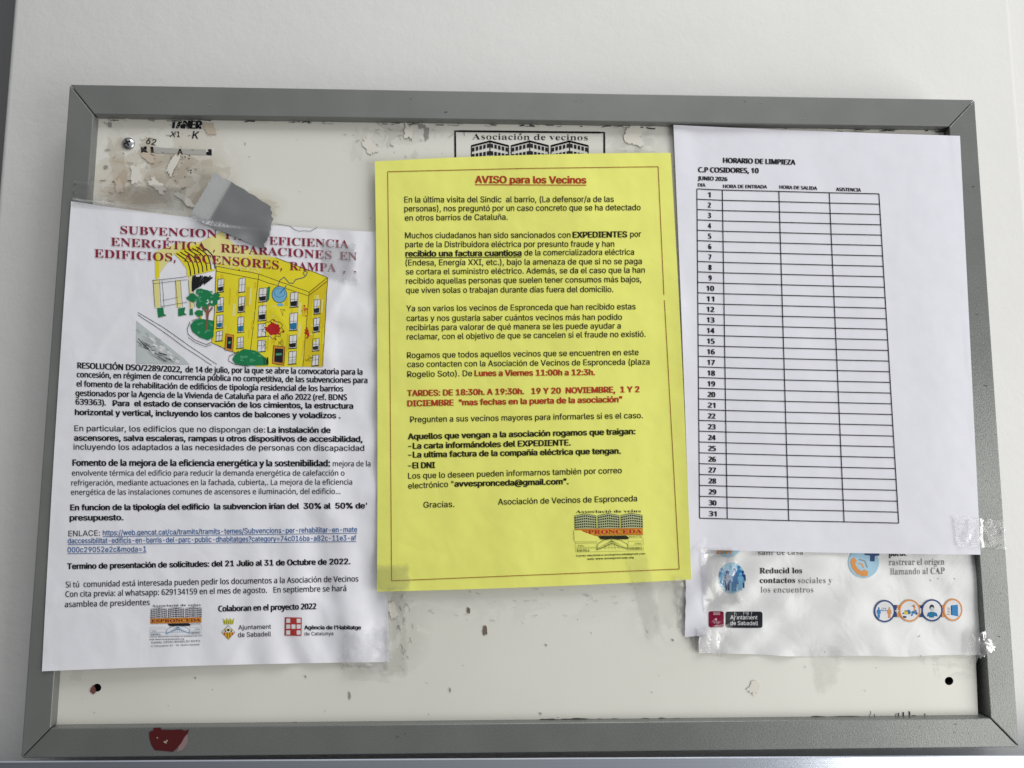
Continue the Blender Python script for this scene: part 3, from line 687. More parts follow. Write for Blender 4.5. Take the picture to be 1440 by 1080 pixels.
for pts in ([(527, 316), (780, 362), (1080, 470), (1190, 382), (880, 264)], [(527, 345), (778, 395), (1076, 492), (1186, 405)], [(527, 316), (512, 690), (500, 772), (640, 830)], [(780, 362), (760, 560), (728, 842)], [(1080, 470), (1060, 700), (1042, 912)], [(1190, 382), (1160, 912)]):
    k.line(pts, .7, K, 3, jit=1.2)
for i in range(60):
    x = random.uniform(535, 1060); y0 = 350 + (x - 527) * .25 + random.uniform(0, 330); L = random.uniform(30, 110)
    k.line([(x, y0), (x - L * .06, min(y0 + L, 800 + (x - 527) * .2))], random.uniform(1.0, 4.5), random.choice([YEL3, YEL3, YEL, YEL2]), 2, jit=1.5)
for i in range(14):
    x = random.uniform(1085, 1170); y0 = random.uniform(480, 760); k.line([(x, y0), (x - 8, y0 + random.uniform(50, 120))], random.uniform(1.5, 4), random.choice([YEL, YEL, YEL2]), 2, jit=1.5)
def win(x, y0, y1, w=28, tint=None, sk=-3):
    w *= 1.3
    k.poly([(x - w / 2, y0 + 5), (x + w / 2, y0), (x + w / 2 + sk, y1 - 4), (x - w / 2 + sk, y1)], WHT, 3)
    if tint: k.poly([(x - w / 2 + 2 + sk, (y0 + y1) / 2 + 12), (x + w / 2 - 3 + sk, (y0 + y1) / 2 + 6), (x + w / 2 - 4 + sk, y1 - 8), (x - w / 2 + 3 + sk, y1 - 6)], tint, 4)
    k.loop([(x - w / 2, y0 + 5), (x + w / 2, y0), (x + w / 2 + sk, y1 - 4), (x - w / 2 + sk, y1)], .7, K, 5, jit=1.2)
    k.line([(x, y0 + 2), (x + sk, y1 - 3)], .4, K, 5, jit=1); k.line([(x - w / 2, (y0 + y1) / 2), (x + w / 2, (y0 + y1) / 2 - 4)], .4, KG, 5, jit=1)
    k.line([(x - w / 2 - 5 + sk, y1 + 3), (x + w / 2 + 5 + sk, y1 - 2)], .8, K, 5, jit=1)
for x, L in ((556, ((390, 470, K), (500, 588, DBL), (605, 685, DBL), (700, 762, None))), (682, ((385, 470, None), (495, 590, KG), (615, 710, DBL), (735, 805, LGR))), (808, ((445, 528, K), (548, 640, K), (655, 735, None), (755, 825, None))), (995, ((470, 560, K), (592, 698, DBL), (725, 805, K), (820, 898, LGR))), (1132, ((512, 600, KG), (622, 708, K), (745, 820, KG), (842, 908, None)))):
    for (a, b, tt) in L: win(x - (a - 390) * .03, a, b, 34 if x in (808, 995) else 28, tt)
for (x0, y0, x1, y1) in ((585, 718, 632, 825), (868, 788, 936, 906)):
    k.poly([(x0, y0), (x1, y0 + 8), (x1 - 6, y1), (x0 - 8, y1 - 12)], ORG, 3); k.poly([(x0 + 8, y0 + 16), (x1 - 10, y0 + 20), (x1 - 14, y1 - 14), (x0 + 4, y1 - 22)], BLK, 4)
    k.poly([(x0 + 14, y0 + 46), (x1 - 18, y0 + 44), (x1 - 20, y0 + 58), (x0 + 13, y0 + 60)], GRN2, 5); k.loop([(x0, y0), (x1, y0 + 8), (x1 - 6, y1), (x0 - 8, y1 - 12)], .7, K, 5)
k.poly([(832, 440), (848, 436), (842, 515), (826, 528)], GRN, 4)
k.ell(903, 484, 44, 48, SKY, 4); k.ring(903, 484, 44, 48, .7, K, 5); k.ell(908, 545, 20, 9, SKY, 4); k.ring(903, 474, 32, 26, .5, DBL, 5); k.line([(905, 478), (945, 432)], 1.2, DBL, 6)
k.line([(895, 430), (905, 400), (930, 380), (945, 395), (960, 415), (985, 418), (1000, 395), (1040, 385), (1062, 372), (1070, 352), (1052, 345), (1044, 360), (1055, 368)], .9, NVY, 6, step=3, jit=.8)
k.ell(866, 690, 40, 36, CRD, 4, 30, .10)
for i in range(30): k.ell(866 + random.gauss(0, 26), 690 + random.gauss(0, 22), random.uniform(4, 9), random.uniform(4, 8), CRD, 5, 8, .2)
k.loop([(865 + (58 + 8 * math.sin(9 * a)) * math.cos(a), 690 + (52 + 8 * math.cos(8 * a)) * math.sin(a)) for a in [i * .16 for i in range(39)]], .6, K, 5)
for i in range(22):
    k.ell(1052 + random.gauss(0, 7), 575 + random.gauss(0, 18), 5, 4, ORG if i % 2 else CRD, 4, 7, .2); k.ell(1067 + random.gauss(0, 6), 715 + random.gauss(0, 18), 5, 5, CRD, 4, 7, .2)
for (x, y) in ((930, 590), (905, 770), (815, 780), (1090, 850), (1075, 880)):
    k.line([(x + random.uniform(-22, 22), y + random.uniform(-24, 24)) for _ in range(6)], .45, K, 5)
k.done('drawn_building', ill)
k = Ink(mk_left, (180, 300, 4.235))
for i in range(34): k.ell(458 + random.gauss(0, 32), 515 + random.gauss(0, 22), random.uniform(16, 30), random.uniform(12, 22), GRN, 6, 10, .15)
for i in range(12): k.ell(455 + random.gauss(0, 30), 500 + random.gauss(0, 20), random.uniform(5, 11), random.uniform(4, 8), GRN2, 7, 8, .2)
for i in range(5): k.ell(478 + random.gauss(0, 22), 530 + random.gauss(0, 10), 5, 5, WHT, 8, 8, .2)
for pts in ([(470, 695), (474, 640), (470, 590), (450, 560)], [(474, 640), (482, 590), (505, 560)], [(472, 610), (478, 570), (478, 545)]): k.line(pts, 2.2, TRK, 8, step=3, jit=1)
k.done('drawn_tree', ill)
k = Ink(mk_left, (180, 300, 4.235))
k.poly([(372, 668), (395, 640), (432, 628), (512, 640), (512, 735), (478, 756), (430, 740), (385, 705)], GRN, 6)
for i in range(9): k.ell(random.uniform(400, 500), random.uniform(655, 725), 8, 6, GRN2, 7, 7, .3)
k.line([(370, 645), (355, 690), (362, 720), (400, 755), (470, 782), (498, 768)], .8, K, 7, jit=1.5); k.line([(362, 740), (405, 772), (465, 795), (500, 782)], .6, K, 7, jit=1.5); k.line([(380, 640), (432, 625)], .6, K, 7)
k.poly([(622, 870), (640, 840), (690, 808), (760, 818), (800, 845), (832, 872), (836, 906), (700, 908), (640, 896)], GRN, 6)
for i in range(12): k.ell(random.uniform(660, 790), random.uniform(825, 890), 10, 6, GRN2, 7, 7, .3)
k.line([(660, 822), (605, 850), (598, 880), (640, 902), (720, 912)], .8, K, 7, jit=1.5)
for i in range(8): x = random.uniform(430, 440); k.ell(434, 620, 6, 10, YEL, 7, 8)
for i in range(10): x = random.uniform(810, 840); k.line([(x, 900), (x + random.uniform(-6, 10), 858)], .5, K, 7)
k.done('drawn_shrub', ill)
k = Ink(mk_left, (130, 150, 4.8))
k.line([(1232, 792), (1290, 800), (1335, 808), (1368, 832), (1395, 842), (1425, 838), (1470, 842), (1520, 815)], .55, KG, 2, step=3)
k.done('pen_line', ill)

# body
C2 = (50, 490, 2.298)
k = Ink(mk_left, C2); c = dict(fk='cal', off=0.012)
k.text('RESOLUCIÓN DSO/2289/2022,', 136, 64, 474, 77, 18.5, fk='cal', off=0.016, m=K); k.text('de 14 de julio, por la que se abre la convocatoria para la', 485, 77, 1057, 85, 18.5, bow=0, **c)
k.text('concesión, en régimen de concurrencia pública no competitiva, de las subvenciones para', 134, 93, 1073, 112, 18.5, bow=2, **c)
k.text('el fomento de la rehabilitación de edificios de tipología residencial de los barrios', 133, 123, 995, 139, 18.5, bow=2, **c)
k.text('gestionados por la Agencia de la Vivienda de Cataluña para el año 2022 (ref. BDNS', 130, 153, 1007, 167, 18.5, bow=2, **c)
k.text('639363).', 130, 181, 228, 184, 18.5, **c)
k.text('Para  el estado de conservación de los cimientos, la estructura', 250, 186, 1027, 195, 18.5, off=0.018)
k.text('horizontal y vertical, incluyendo los cantos de balcones y voladizos .', 128, 215, 986, 226, 18.5, off=0.018)
k.done('paragraph', left)
k = Ink(mk_left, C2)
k.text('En particular, los edificios que no dispongan de:', 126, 267, 743, 272, 18.5, off=0.008); k.text('La instalación de', 750, 272, 954, 273, 18.5, off=0.018)
k.text('ascensores, salva escaleras, rampas u otros dispositivos de accesibilidad,', 125, 298, 1057, 302, 18.5, off=0.018)
k.text('incluyendo los adaptados a las necesidades de personas con discapacidad', 123, 327, 1063, 331, 18.5, off=0.010)
k.done('paragraph', left)
k = Ink(mk_left, C2)
k.text('Fomento de la mejora de la eficiencia energética y la sostenibilidad:', 120, 379, 952, 381, 20, 'cal', 0.018); k.text('mejora de la', 961, 381, 1083, 381, 17.5, 'cal', 0.005, KG)
k.text('envolvente térmica del edificio para reducir la demanda energética de calefacción o', 118, 411, 999, 411, 17.5, 'cal', 0.005, KG)
k.text('refrigeración, mediante actuaciones en la fachada, cubierta,. La mejora de la eficiencia', 116, 443, 1024, 440, 17.5, 'cal', 0.005, KG)
k.text('energética de las instalaciones comunes de ascensores e iluminación, del edificio...', 115, 473, 986, 470, 17.5, 'cal', 0.005, KG)
k.done('paragraph', left)
k = Ink(mk_left, C2)
k.text('En funcion de la tipología del edificio  la subvencion irían del  30% al  50% de', 113, 523, 1065, 517, 18.5, off=0.019); k.text("'", 1068, 517, 1072, 517, 18.5)
k.text('presupuesto.', 111, 556, 285, 555, 18.5, off=0.019)
k.done('paragraph', left)
k = Ink(mk_left, C2)
k.text('ENLACE:', 107, 607, 209, 605, 18, m=KG)
for (t, x0, y0, x1, y1) in (('https://web.gencat.cat/ca/tramits/tramits-temes/Subvencions-per-rehabilitar-en-mate', 218, 604, 1040, 593), ('daccessibilitat-edificis-en-barris-del-parc-public-dhabitatges?category=74c016ba-a82c-11e3-af', 105, 630, 1037, 620), ('000c29052e2c&moda=1', 104, 659, 359, 656)):
    k.text(t, x0, y0, x1, y1, 17, m=BLU, off=.006); k.line([(x0, y0 + 4), (x1, y1 + 4)], .75, BLU, 1)
k.done('link_text', left)
k = Ink(mk_left, C2)
k.text('Termino de presentación de solicitudes: del 21 Julio al 31 de Octubre de 2022.', 103, 713, 1018, 697, 18.5, off=0.018)
k.done('paragraph', left)
k = Ink(mk_left, C2)
k.text('Si tú  comunidad está interesada pueden pedir los documentos a la Asociación de Vecinos', 98, 772, 1044, 753, 18.5, 'cal', 0.008, KG)
k.text('Con cita previa: al whatsapp: 629134159 en el mes de agosto.   En septiembre se hará', 97, 803, 1005, 784, 18.5, 'cal', 0.008, KG)
k.text('asamblea de presidentes', 95, 836, 370, 829, 18.5, 'cal', 0.008, KG)
k.done('paragraph', left)
k = Ink(mk_left, C2); k.text('Colaboran en el proyecto 2022', 591, 850, 908, 842, 18.5, 'cal', 0.016); k.done('caption', left)

def association_logo(h, win, quad, band, inkm, blue, wallm=None, extra=True, cat=True):
    """emblem in its own 300 x 210 units, fitted to a measured quad"""
    k = Ink(h, win); (ax, ay), (bx, by), (cx, cy), (dx, dy) = quad
    def T(x, y):
        u, v = x / 300, y / 210
        return ((ax * (1 - u) + bx * u) * (1 - v) + (dx * (1 - u) + cx * u) * v, (ay * (1 - u) + by * u) * (1 - v) + (dy * (1 - u) + cy * u) * v)
    k.T = T
    k.text('Associació de veïns', 6, 14, 292, 14, 13, 'serif', 0.0, inkm)
    block_towers(k, 0, 298, 18, 28, 92, inkm, layer=2, wallm=wallm, rows=5, cols=5, lw=1.0)
    k.poly([(0, 92), (298, 92), (298, 124), (0, 124)], band, 1); k.line([(0, 92), (298, 92)], 2.4, OBR, 3); k.line([(0, 124), (298, 124)], 3, OBR, 3)
    k.text('ESPRONCEDA', 4, 117, 294, 117, 19, 'serif', 0.012, CRD if wallm else BUR, 3)
    k.poly([(100, 128), (225, 128), (238, 140), (225, 146), (112, 144)], inkm, 2)
    a = blue
    k.line([(92, 196), (100, 165), (125, 148), (160, 142), (200, 150), (228, 170), (232, 196)], 2.2, a, 2)
    for i in range(9): k.line([(160, 150), (92 + 17 * i, 192)], 1.0, a, 2)
    k.line([(92, 196), (160, 165), (232, 196)], 2.6, a, 2)
    for (x0, y0, x1, y1) in ((0, 150, 92, 162), (0, 162, 92, 182), (232, 140, 298, 156), (232, 156, 298, 176), (0, 186, 298, 204)): k.loop([(x0, y0), (x1, y0), (x1, y1), (x0, y1)], 0.9, a, 2)
    k.text('ESCOLA', 6, 202, 62, 202, 11, 'serif', 0, inkm, 3); k.text('SABADELL', 236, 198, 294, 198, 11, 'serif', 0, inkm, 3); k.text('Sector nº 18', 236, 136, 292, 136, 6, 'arial', 0, inkm, 3); k.text('1982', 262, 172, 290, 172, 7, 'arial', 0, inkm, 3); k.text('TEL', 8, 178, 40, 178, 7, 'arial', 0, inkm, 3)
    return k
k = association_logo(mk_left, (200, 840, 4.364), [(55, 45), (368, 38), (366, 232), (48, 240)], OBL, K, DBL)
k.T = None
k.text('Correo electrónico avvespronceda@gmail.com', 48, 246, 368, 238, 7, off=.01); k.text('web www.avvespronceda.org', 46, 262, 258, 258, 8, off=.01)
k.text('CASAL CÍVIC ROGELIO SOTO', 58, 283, 356, 272, 11, m=KG); k.text('C/ Campoamor 93 - 95  08204 Sabadell', 55, 304, 354, 293, 9, m=KG)
k.done('association_logo', left)
k = Ink(mk_left, (200, 840, 4.364))
GOLD = mat('crest_gold_ink', (0.62, 0.45, 0.03), .6); CROWN = mat('crest_olive_ink', (0.50, 0.50, 0.05), .6)
k.poly([(495, 128), (512, 142), (520, 126), (531, 140), (542, 126), (550, 142), (567, 126), (558, 164), (502, 165)], CROWN, 1)
for x in (505, 518, 531, 544, 557): k.line([(x, 146), (x + 1, 162)], .5, KG, 2)
k.poly([(530, 172), (571, 213), (530, 258), (489, 214)], GOLD, 1); k.poly([(530, 172), (552, 194), (508, 194)], WHT, 2); k.loop([(530, 172), (571, 213), (530, 258), (489, 214)], .5, KG, 3)
k.poly([(489, 214), (500, 203), (560, 203), (571, 213), (530, 214)], WHT, 2)
for x in (507, 523, 539, 554): k.line([(x, 214), (x, 258 - abs(x - 530) * 1.05 - 3)], 1.4, CRD, 3)
k.ell(530, 200, 7, 8, KG, 4); k.ell(512, 207, 5, 5, KG, 4, 10); k.ell(548, 207, 5, 5, KG, 4, 10)
k.text('Ajuntament', 591, 198, 792, 192, 27, off=.004, m=KG); k.text('de Sabadell', 588, 244, 792, 238, 29, off=.004, m=KG)
k.done('town_hall_logo', left)
k = Ink(mk_left, (200, 840, 4.364)); HRD = mat('housing_red_ink', (0.42, 0.03, 0.025), .6)
k.poly([(876, 122), (980, 124), (978, 236), (874, 234)], HRD, 1)
for i in range(3):
    for j in range(3):
        x, y = 885 + 32 * i, 130 + 36 * j
        if (i, j) in ((0, 0), (2, 0), (0, 1), (1, 1), (2, 1), (0, 2), (2, 2)): k.poly([(x, y), (x + 24, y), (x + 24, y + 26), (x, y + 26)], WHT, 2)
k.text("Agència de l'Habitatge", 996, 196, 1344, 196, 24, off=.018); k.text('de Catalunya', 996, 234, 1174, 232, 22, off=-.002, m=KG)
k.done('housing_agency_logo', left)

# -------------------------------------------------- right timetable
Rq = [(947, 175.6), (1350, 191), (1379, 780), (970, 772.6)]
RS = Sheet(Rq, mk_rig, bows=(1, 0, 1, 1))
right = empty('cleaning_timetable', centre(Rq, mk_rig))
tag(right, 'white cleaning timetable sheet with an empty 31 row table', 'notice', 'paper notices on the board')
RS.build('paper_sheet', pw_r, right)
C5 = (940, 120, 2.88)
k = Ink(mk_rig, C5); bb_ = dict(fk='cal', off=0.022)
k.text('HORARIO DE LIMPIEZA', 221, 314, 514, 322, 20, **bb_); k.text('C.P COSIDORES, 10', 120, 352, 365, 356, 20, **bb_); k.text('JUNIO 2026', 118, 384, 239, 388, 15.5, **bb_)
k.done('heading', right)
k = Ink(mk_rig, C5); cc_ = dict(fk='cal', off=0.018)
k.text('DIA', 119, 410, 150, 411, 13, **cc_); k.text('HORA DE ENTRADA', 221, 416, 399, 418, 13.5, **cc_); k.text('HORA DE SALIDA', 449, 419, 602, 424, 13.5, **cc_); k.text('ASISTENCIA', 678, 428, 779, 431, 13.5, **cc_)
k.done('column_headings', right)
top = [(115, 420), (218, 424.5), (447, 430), (651, 435.5), (852, 440)]; bot = [(126, 1753), (238, 1756), (487, 1763), (711, 1768), (932, 1773)]
def row(i, kx):
    f = (41.6 * i + .045 * i * i) / (41.6 * 31 + .045 * 961)
    return (top[kx][0] + (bot[kx][0] - top[kx][0]) * f, top[kx][1] + (bot[kx][1] - top[kx][1]) * f)
k = Ink(mk_rig, C5)
for i in range(32): k.line([row(i, j) for j in range(5)], 1.25, K, 1)
for j in range(5): k.line([row(i, j) for i in range(32)], 1.25, K, 2)
k.done('table_grid', right)
k = Ink(mk_rig, C5)
for i in range(31):
    a = row(i, 0); b = row(i + 1, 0); cx = a[0] + 50 + i * .12; y = b[1] - 9.5
    w = 12.5 if i < 9 else 31
    if i == 0: w = 11
    k.text(str(i + 1), cx - w / 2, y + 1, cx + w / 2, y + 2, 20, 'cal', 0.022)
k.done('day_numbers', right)

# -------------------------------------------------- poster below the timetable
Pq = [(985, 700), (1378, 705), (1383, 920), (983, 919)]
PS = Sheet(Pq, mk_pos, bows=(0, 3, 3, 0), rag=(0, 0, 2.5, 3), seed=4, nu=170, nv=110)
poster = empty('health_poster', centre(Pq, mk_pos))
tag(poster, 'wrinkled health advice poster with round icons showing below the timetable', 'poster', 'paper notices on the board')
PS.build('paper_sheet', pp, poster)
C7 = (900, 740, 2.667)
k = Ink(mk_pos, C7); lt_ = dict(fk='serif', m=mat('poster_light_text_ink', (0.10, 0.10, 0.11), .5), thin=.022); bd = dict(fk='serif', off=0.004, m=BLK)
k.text('salir de casa', 443, 108, 612, 106, 21, **lt_); k.text('Reducid los', 448, 177, 608, 176, 21, **bd); k.text('contactos', 449, 213, 582, 212, 21, **bd); k.text('sociales y', 592, 213, 721, 213, 21, **lt_); k.text('los encuentros', 452, 248, 650, 248, 21, **lt_)
k.done('advice_text', poster)
k = Ink(mk_pos, C7)
k.text('puede', 933, 113, 1000, 111, 21, **bd); k.text('rastrear el origen', 933, 146, 1142, 144, 23, **lt_); k.text('llamando al CAP', 938, 181, 1142, 178, 23, **lt_)
k.done('advice_text', poster)
k = Ink(mk_pos, C7)
k.ell(330, 62, 52, 54, PBL, 0)
for x in (300, 330): k.poly([(x - 12, 78), (x + 12, 78), (x + 13, 104), (x + 4, 104), (x, 92), (x - 4, 104), (x - 12, 104)], POR, 2)
k.done('icon', poster)
k = Ink(mk_pos, C7); k.ell(344, 194, 50, 58, PBL, 0)
def figure(x, y, s_, m, ly):
    k.ell(x, y - 30 * s_, 7 * s_, 8 * s_, m, ly, 12)
    k.poly([(x - 14 * s_, y - 16 * s_), (x - 8 * s_, y - 21 * s_), (x + 8 * s_, y - 21 * s_), (x + 14 * s_, y - 16 * s_), (x + 16 * s_, y + 10 * s_), (x + 11 * s_, y + 10 * s_), (x + 9 * s_, y - 6 * s_), (x + 9 * s_, y + 44 * s_), (x + 1.5 * s_, y + 44 * s_), (x, y + 12 * s_), (x - 1.5 * s_, y + 44 * s_), (x - 9 * s_, y + 44 * s_), (x - 9 * s_, y - 6 * s_), (x - 11 * s_, y + 10 * s_), (x - 16 * s_, y + 10 * s_)], m, ly)
for (x, y, s_, m, ly) in ((340, 176, .8, SKY, 1), (370, 180, .85, MBL, 2), (308, 188, .85, MBL, 1), (384, 196, .8, NVY, 2), (354, 190, .85, NVY, 2), (312, 196, .75, SKY, 3), (327, 200, .92, NVY, 4), (352, 202, .95, MBL, 5), (376, 204, .8, SKY, 4)): figure(x, y, s_, m, ly)
k.done('icon', poster)
k = Ink(mk_pos, C7); k.ell(838, 136, 58, 58, PBL, 0)
k.poly([(842, 88), (897, 88), (897, 110), (880, 111), (879, 132), (862, 131), (862, 110), (842, 108)], NVY, 2)
k.poly([(790, 124), (803, 117), (813, 130), (806, 140), (816, 158), (832, 168), (840, 161), (856, 170), (852, 186), (836, 189), (812, 178), (795, 158), (788, 138)], POR, 2)
k.line([(818, 138), (832, 142), (838, 156)], 2, POR, 2); k.line([(820, 124), (842, 130), (852, 154)], 2, MGR, 2)
k.done('icon', poster)
def rrect(x0, y0, x1, y1, r, k, m, ly):
    P = []
    for (cx, cy, a0) in ((x1 - r, y0 + r, -90), (x1 - r, y1 - r, 0), (x0 + r, y1 - r, 90), (x0 + r, y0 + r, 180)):
        for i in range(6): a = math.radians(a0 + 18 * i); P.append((cx + r * math.cos(a), cy + r * math.sin(a)))
    k.poly(P, m, ly)
k = Ink(mk_pos, C7)
rrect(257, 319, 314, 379, 8, k, BUR, 0); PIN = mat('crest_pale_ink', (0.6, 0.42, 0.46), .5)
for i in range(3): k.line([(274, 323 + 4 * i), (300, 323 + 4 * i)], .7, PIN, 1)
k.loop([(285, 344), (300, 358), (285, 373), (270, 358)], .6, PIN, 1)
for x in (278, 285, 292): k.line([(x, 356), (x, 364)], .9, PIN, 1)
k.ell(285, 350, 4, 4, PIN, 1, 10)
rrect(321, 320, 459, 381, 9, k, BLK, 0)
k.text('Ajuntament', 338, 349, 440, 349, 15, 'arial', .004, WHT, 1); k.text('de Sabadell', 338, 370, 442, 371, 15, 'arial', .004, WHT, 1)
for i in range(12): x = random.uniform(350, 420); k.line([(x, 321), (x + random.uniform(-3, 3), 324 + random.uniform(0, 15))], random.uniform(.3, .8), LGR, 2, step=2, jit=.8)
k.done('town_hall_logo', poster)
k = Ink(mk_pos, C7); cs = [(916, 318, NVY), (1010, 316, POR), (1094, 315, NVY), (1172, 313, POR)]
for (a, b, c_) in ((940, 963, NVY), (963, 988, POR), (1034, 1052, GOLD), (1046, 1070, NVY), (1116, 1132, NVY), (1132, 1150, POR)): k.poly([(a, 296), (b, 295), (b, 340), (a, 341)], c_, 0)
for (x, y) in ((963, 317), (1051, 316), (1132, 315)): k.line([(x - 9, y), (x + 9, y)], 1.5, WHT, 2); k.line([(x, y - 9), (x, y + 9)], 1.5, WHT, 3)
for (x, y, c_) in cs: k.ell(x, y, 37 if x < 1150 else 33, 39, WHT, 4); k.ring(x, y, 37 if x < 1150 else 33, 39, 2.2, c_, 5)
figure(894, 322, .5, MBL, 6); figure(934, 322, .5, POR, 6); k.line([(900, 316), (928, 316)], .9, MBL, 6); k.text('1,5 m', 904, 311, 922, 311, 6, m=NVY, layer=6)
for i in range(16): k.ell(1010 + random.gauss(0, 12), 326 + random.gauss(0, 7), random.uniform(4, 8), random.uniform(3, 6), random.choice([MBL, NVY, DBL]), 6, 9, .2)
k.line([(1018, 300), (1028, 294), (1028, 318)], 1.2, POR, 7); k.line([(1022, 296), (1030, 305)], 1.4, NVY, 7); k.ell(996, 324, 8, 6, YEL3, 7, 9)
k.ell(1093, 304, 9, 11, BLK, 6, 14); k.ell(1094, 310, 7, 8, LGR, 7, 12); k.poly([(1074, 338), (1078, 324), (1090, 320), (1102, 321), (1112, 326), (1115, 338), (1102, 336), (1100, 342), (1084, 342), (1082, 337)], DBL, 6)
k.poly([(1166, 296), (1190, 294), (1192, 338), (1168, 333)], MBL, 6); k.poly([(1164, 298), (1168, 297), (1169, 333), (1165, 332)], NVY, 7)
for i in range(5): k.line([(1150 + 2 * (i % 2), 306 + 6 * i), (1160, 307 + 6 * i)], .6, KG, 6)
k.done('icon_row', poster)
k = Ink(mk_pos, (1170, 760, 5.4))
for (x, y) in ((747, 302), (804, 290), (928, 290), (652, 730), (664, 724), (672, 876)):
    k = Ink(mk_pos, (1170, 760, 5.4)); k.ell(x, y, 3.5, 3.5, KG, 2, 8); k.done('ink_speck', poster)

# white strip left of the poster
h_strip = lambda X, Z: min(mk_pos(X, Z) - 0.0006, 0.0056)
Sq = [(967, 740), (994, 740), (993, 893), (963, 896)]
o = Sheet(Sq, h_strip, bows=(0, 0, 0, 0), nu=14, nv=60, rag=(0, 0.5, 1, 2), seed=2).build('paper_strip', pw_r)
tag(o, 'narrow white paper strip hanging beside the poster under the timetable', 'paper strip')

# -------------------------------------------------- yellow notice
Yq = [(527, 227), (943, 215), (972, 815), (530, 832)]
YS = Sheet(Yq, mk_yel, bows=(-3, 2, 2, 2))
yel = empty('yellow_notice', centre(Yq, mk_yel))
tag(yel, 'bright yellow residents notice with thin red border in the middle of the board', 'notice', 'paper notices on the board')
YS.build('paper_sheet', py_, yel)
C3 = (520, 160, 2.843); C4 = (510, 480, 2.842)
def c4(x, y): return ((510 + x / 2.842 - 520) * 2.843, (480 + y / 2.842 - 160) * 2.843)
k = Ink(mk_yel, C3)
a, b, c_, d = (72, 232), (1153, 212), c4(1265, 910), c4(116, 957)
k.line([(1176, 724), b], .9, BRN, 1); k.line([b, (612, 219), a], .9, BRN, 1); k.line([a, ((a[0] + d[0]) / 2 + 2, (a[1] + d[1]) / 2), d], .9, BRN, 1); k.line([d, c_], .9, BRN, 1); k.line([c_, (1178, 746)], .9, BRN, 1)
k.done('border_line', yel)
k = Ink(mk_yel, C3); k.text('AVISO para los Vecinos', 421, 277, 866, 279, 28, off=.018, m=REDY); k.line([(421, 284), (866, 286)], 1.1, REDY, 1); k.done('heading', yel)
def para(win, lines, m=KY, cap=23.5):
    k = Ink(mk_yel, win)
    for L in lines:
        t, x0, y0, x1, y1 = L[:5]; st = L[5] if len(L) > 5 else ''
        k.text(t, x0, y0, x1, y1, cap, off=.018 if 'b' in st else .007, m=REDY if 'r' in st else m)
        if 'u' in st: k.line([(x0, y0 + 5), (x1, y1 + 5)], 1.0, m, 1)
    return k.done('paragraph', yel)
para(C3, [('En la última visita del Sindic  al barrio, (La defensor/a de las', 138, 355, 976, 353), ('personas), nos preguntó por un caso concreto que se ha detectado', 138, 391, 1083, 386), ('en otros barrios de Cataluña.', 140, 428, 552, 424)])
para(C3, [('Muchos ciudadanos han sido sancionados con', 141, 498, 803, 496), ('EXPEDIENTES', 811, 496, 1029, 494, 'b'), ('por', 1041, 493, 1085, 492),
    ('parte de la Distribuidora eléctrica por presunto fraude y han', 142, 534, 978, 532), ('recibido una factura cuantiosa', 143, 571, 607, 568, 'bu'), ('de la comercializadora eléctrica', 618, 567, 1057, 564),
    ('(Endesa, Energía XXI, etc.), bajo la amenaza de que si no se paga', 143, 607, 1088, 601), ('se cortara el suministro eléctrico. Además, se da el caso que la han', 144, 643, 1100, 636),
    ('recibido aquellas personas que suelen tener consumos más bajos,', 145, 680, 1086, 673), ('que viven solas o trabajan durante días fuera del domicilio.', 145, 717, 974, 713)])
para(C3, [('Ya son varios los vecinos de Espronceda que han recibido estas', 146, 790, 1063, 782), ('cartas y nos gustaría saber cuántos vecinos más han podido', 147, 829, 1009, 824), ('recibirlas para valorar de qué manera se les puede ayudar a', 147, 866, 1004, 859), ('reclamar, con el objetivo de que se cancelen si el fraude no existió.', 148, 903, 1103, 892)])
para(C3, [('Rogamos que todos aquellos vecinos que se encuentren en este', 149, 977, 1075, 965), ('caso contacten con la Asociación de Vecinos de Espronceda (plaza', 150, 1013, 1119, 1003), ('Rogelio Soto). De', 150, 1053, 410, 1049), ('Lunes a Viernes 11:00h a 12:3h.', 419, 1049, 901, 1045, 'br')])
o = para(C4, [('TARDES: DE 18:30h. A 19:30h.   19 Y 20  NOVIEMBRE,  1 Y 2', 178, 219, 1106, 203, 'br'), ('DICIEMBRE  “mas fechas en la puerta de la asociación”', 179, 260, 1038, 243, 'br')]); o['label'] = 'bold red paragraph'
para(C4, [('Pregunten a sus vecinos mayores para informarles si es el caso.', 190, 324, 1120, 307)])
para(C4, [('Aquellos que vengan a la asociación rogamos que traigan:', 181, 392, 1090, 371, 'b'), ('-La carta informándoles del EXPEDIENTE.', 182, 430, 832, 416, 'b'), ('-La ultima factura de la compañía eléctrica que tengan.', 182, 465, 1032, 449, 'b'), ('-El DNI', 182, 508, 290, 506, 'b'),
    ('Los que lo deseen pueden informarnos también por correo', 182, 549, 1036, 527), ('electrónico “', 182, 589, 364, 581), ('avvespronceda@gmail.com”.', 367, 581, 823, 571, 'b')])
para(C4, [('Gracias.', 243, 665, 367, 662)])
para(C4, [('Asociación de Vecinos de Espronceda', 541, 653, 1097, 639)])
k = association_logo(mk_yel, (780, 700, 7.2), [(200, 125), (890, 118), (905, 548), (212, 562)], OBL, KY, mat('logo_olive_ink', (0.10, 0.13, 0.02), .6), wallm=mat('logo_grey_ink', (0.42, 0.46, 0.24), .6))
k.T = None
# the printer skipped a corner of the coloured band: bare yellow paper shows there
k.poly([(196, 330), (260, 328), (310, 352), (400, 384), (440, 400), (420, 440), (200, 440)], py_, 6)
k.text('Correo electrónico avvespronceda@gmail.com', 218, 596, 915, 572, 17, off=.012, m=KY); k.text('web: www.avvespronceda.org', 330, 628, 800, 612, 18, off=.012, m=KY)
k.done('association_logo', yel)

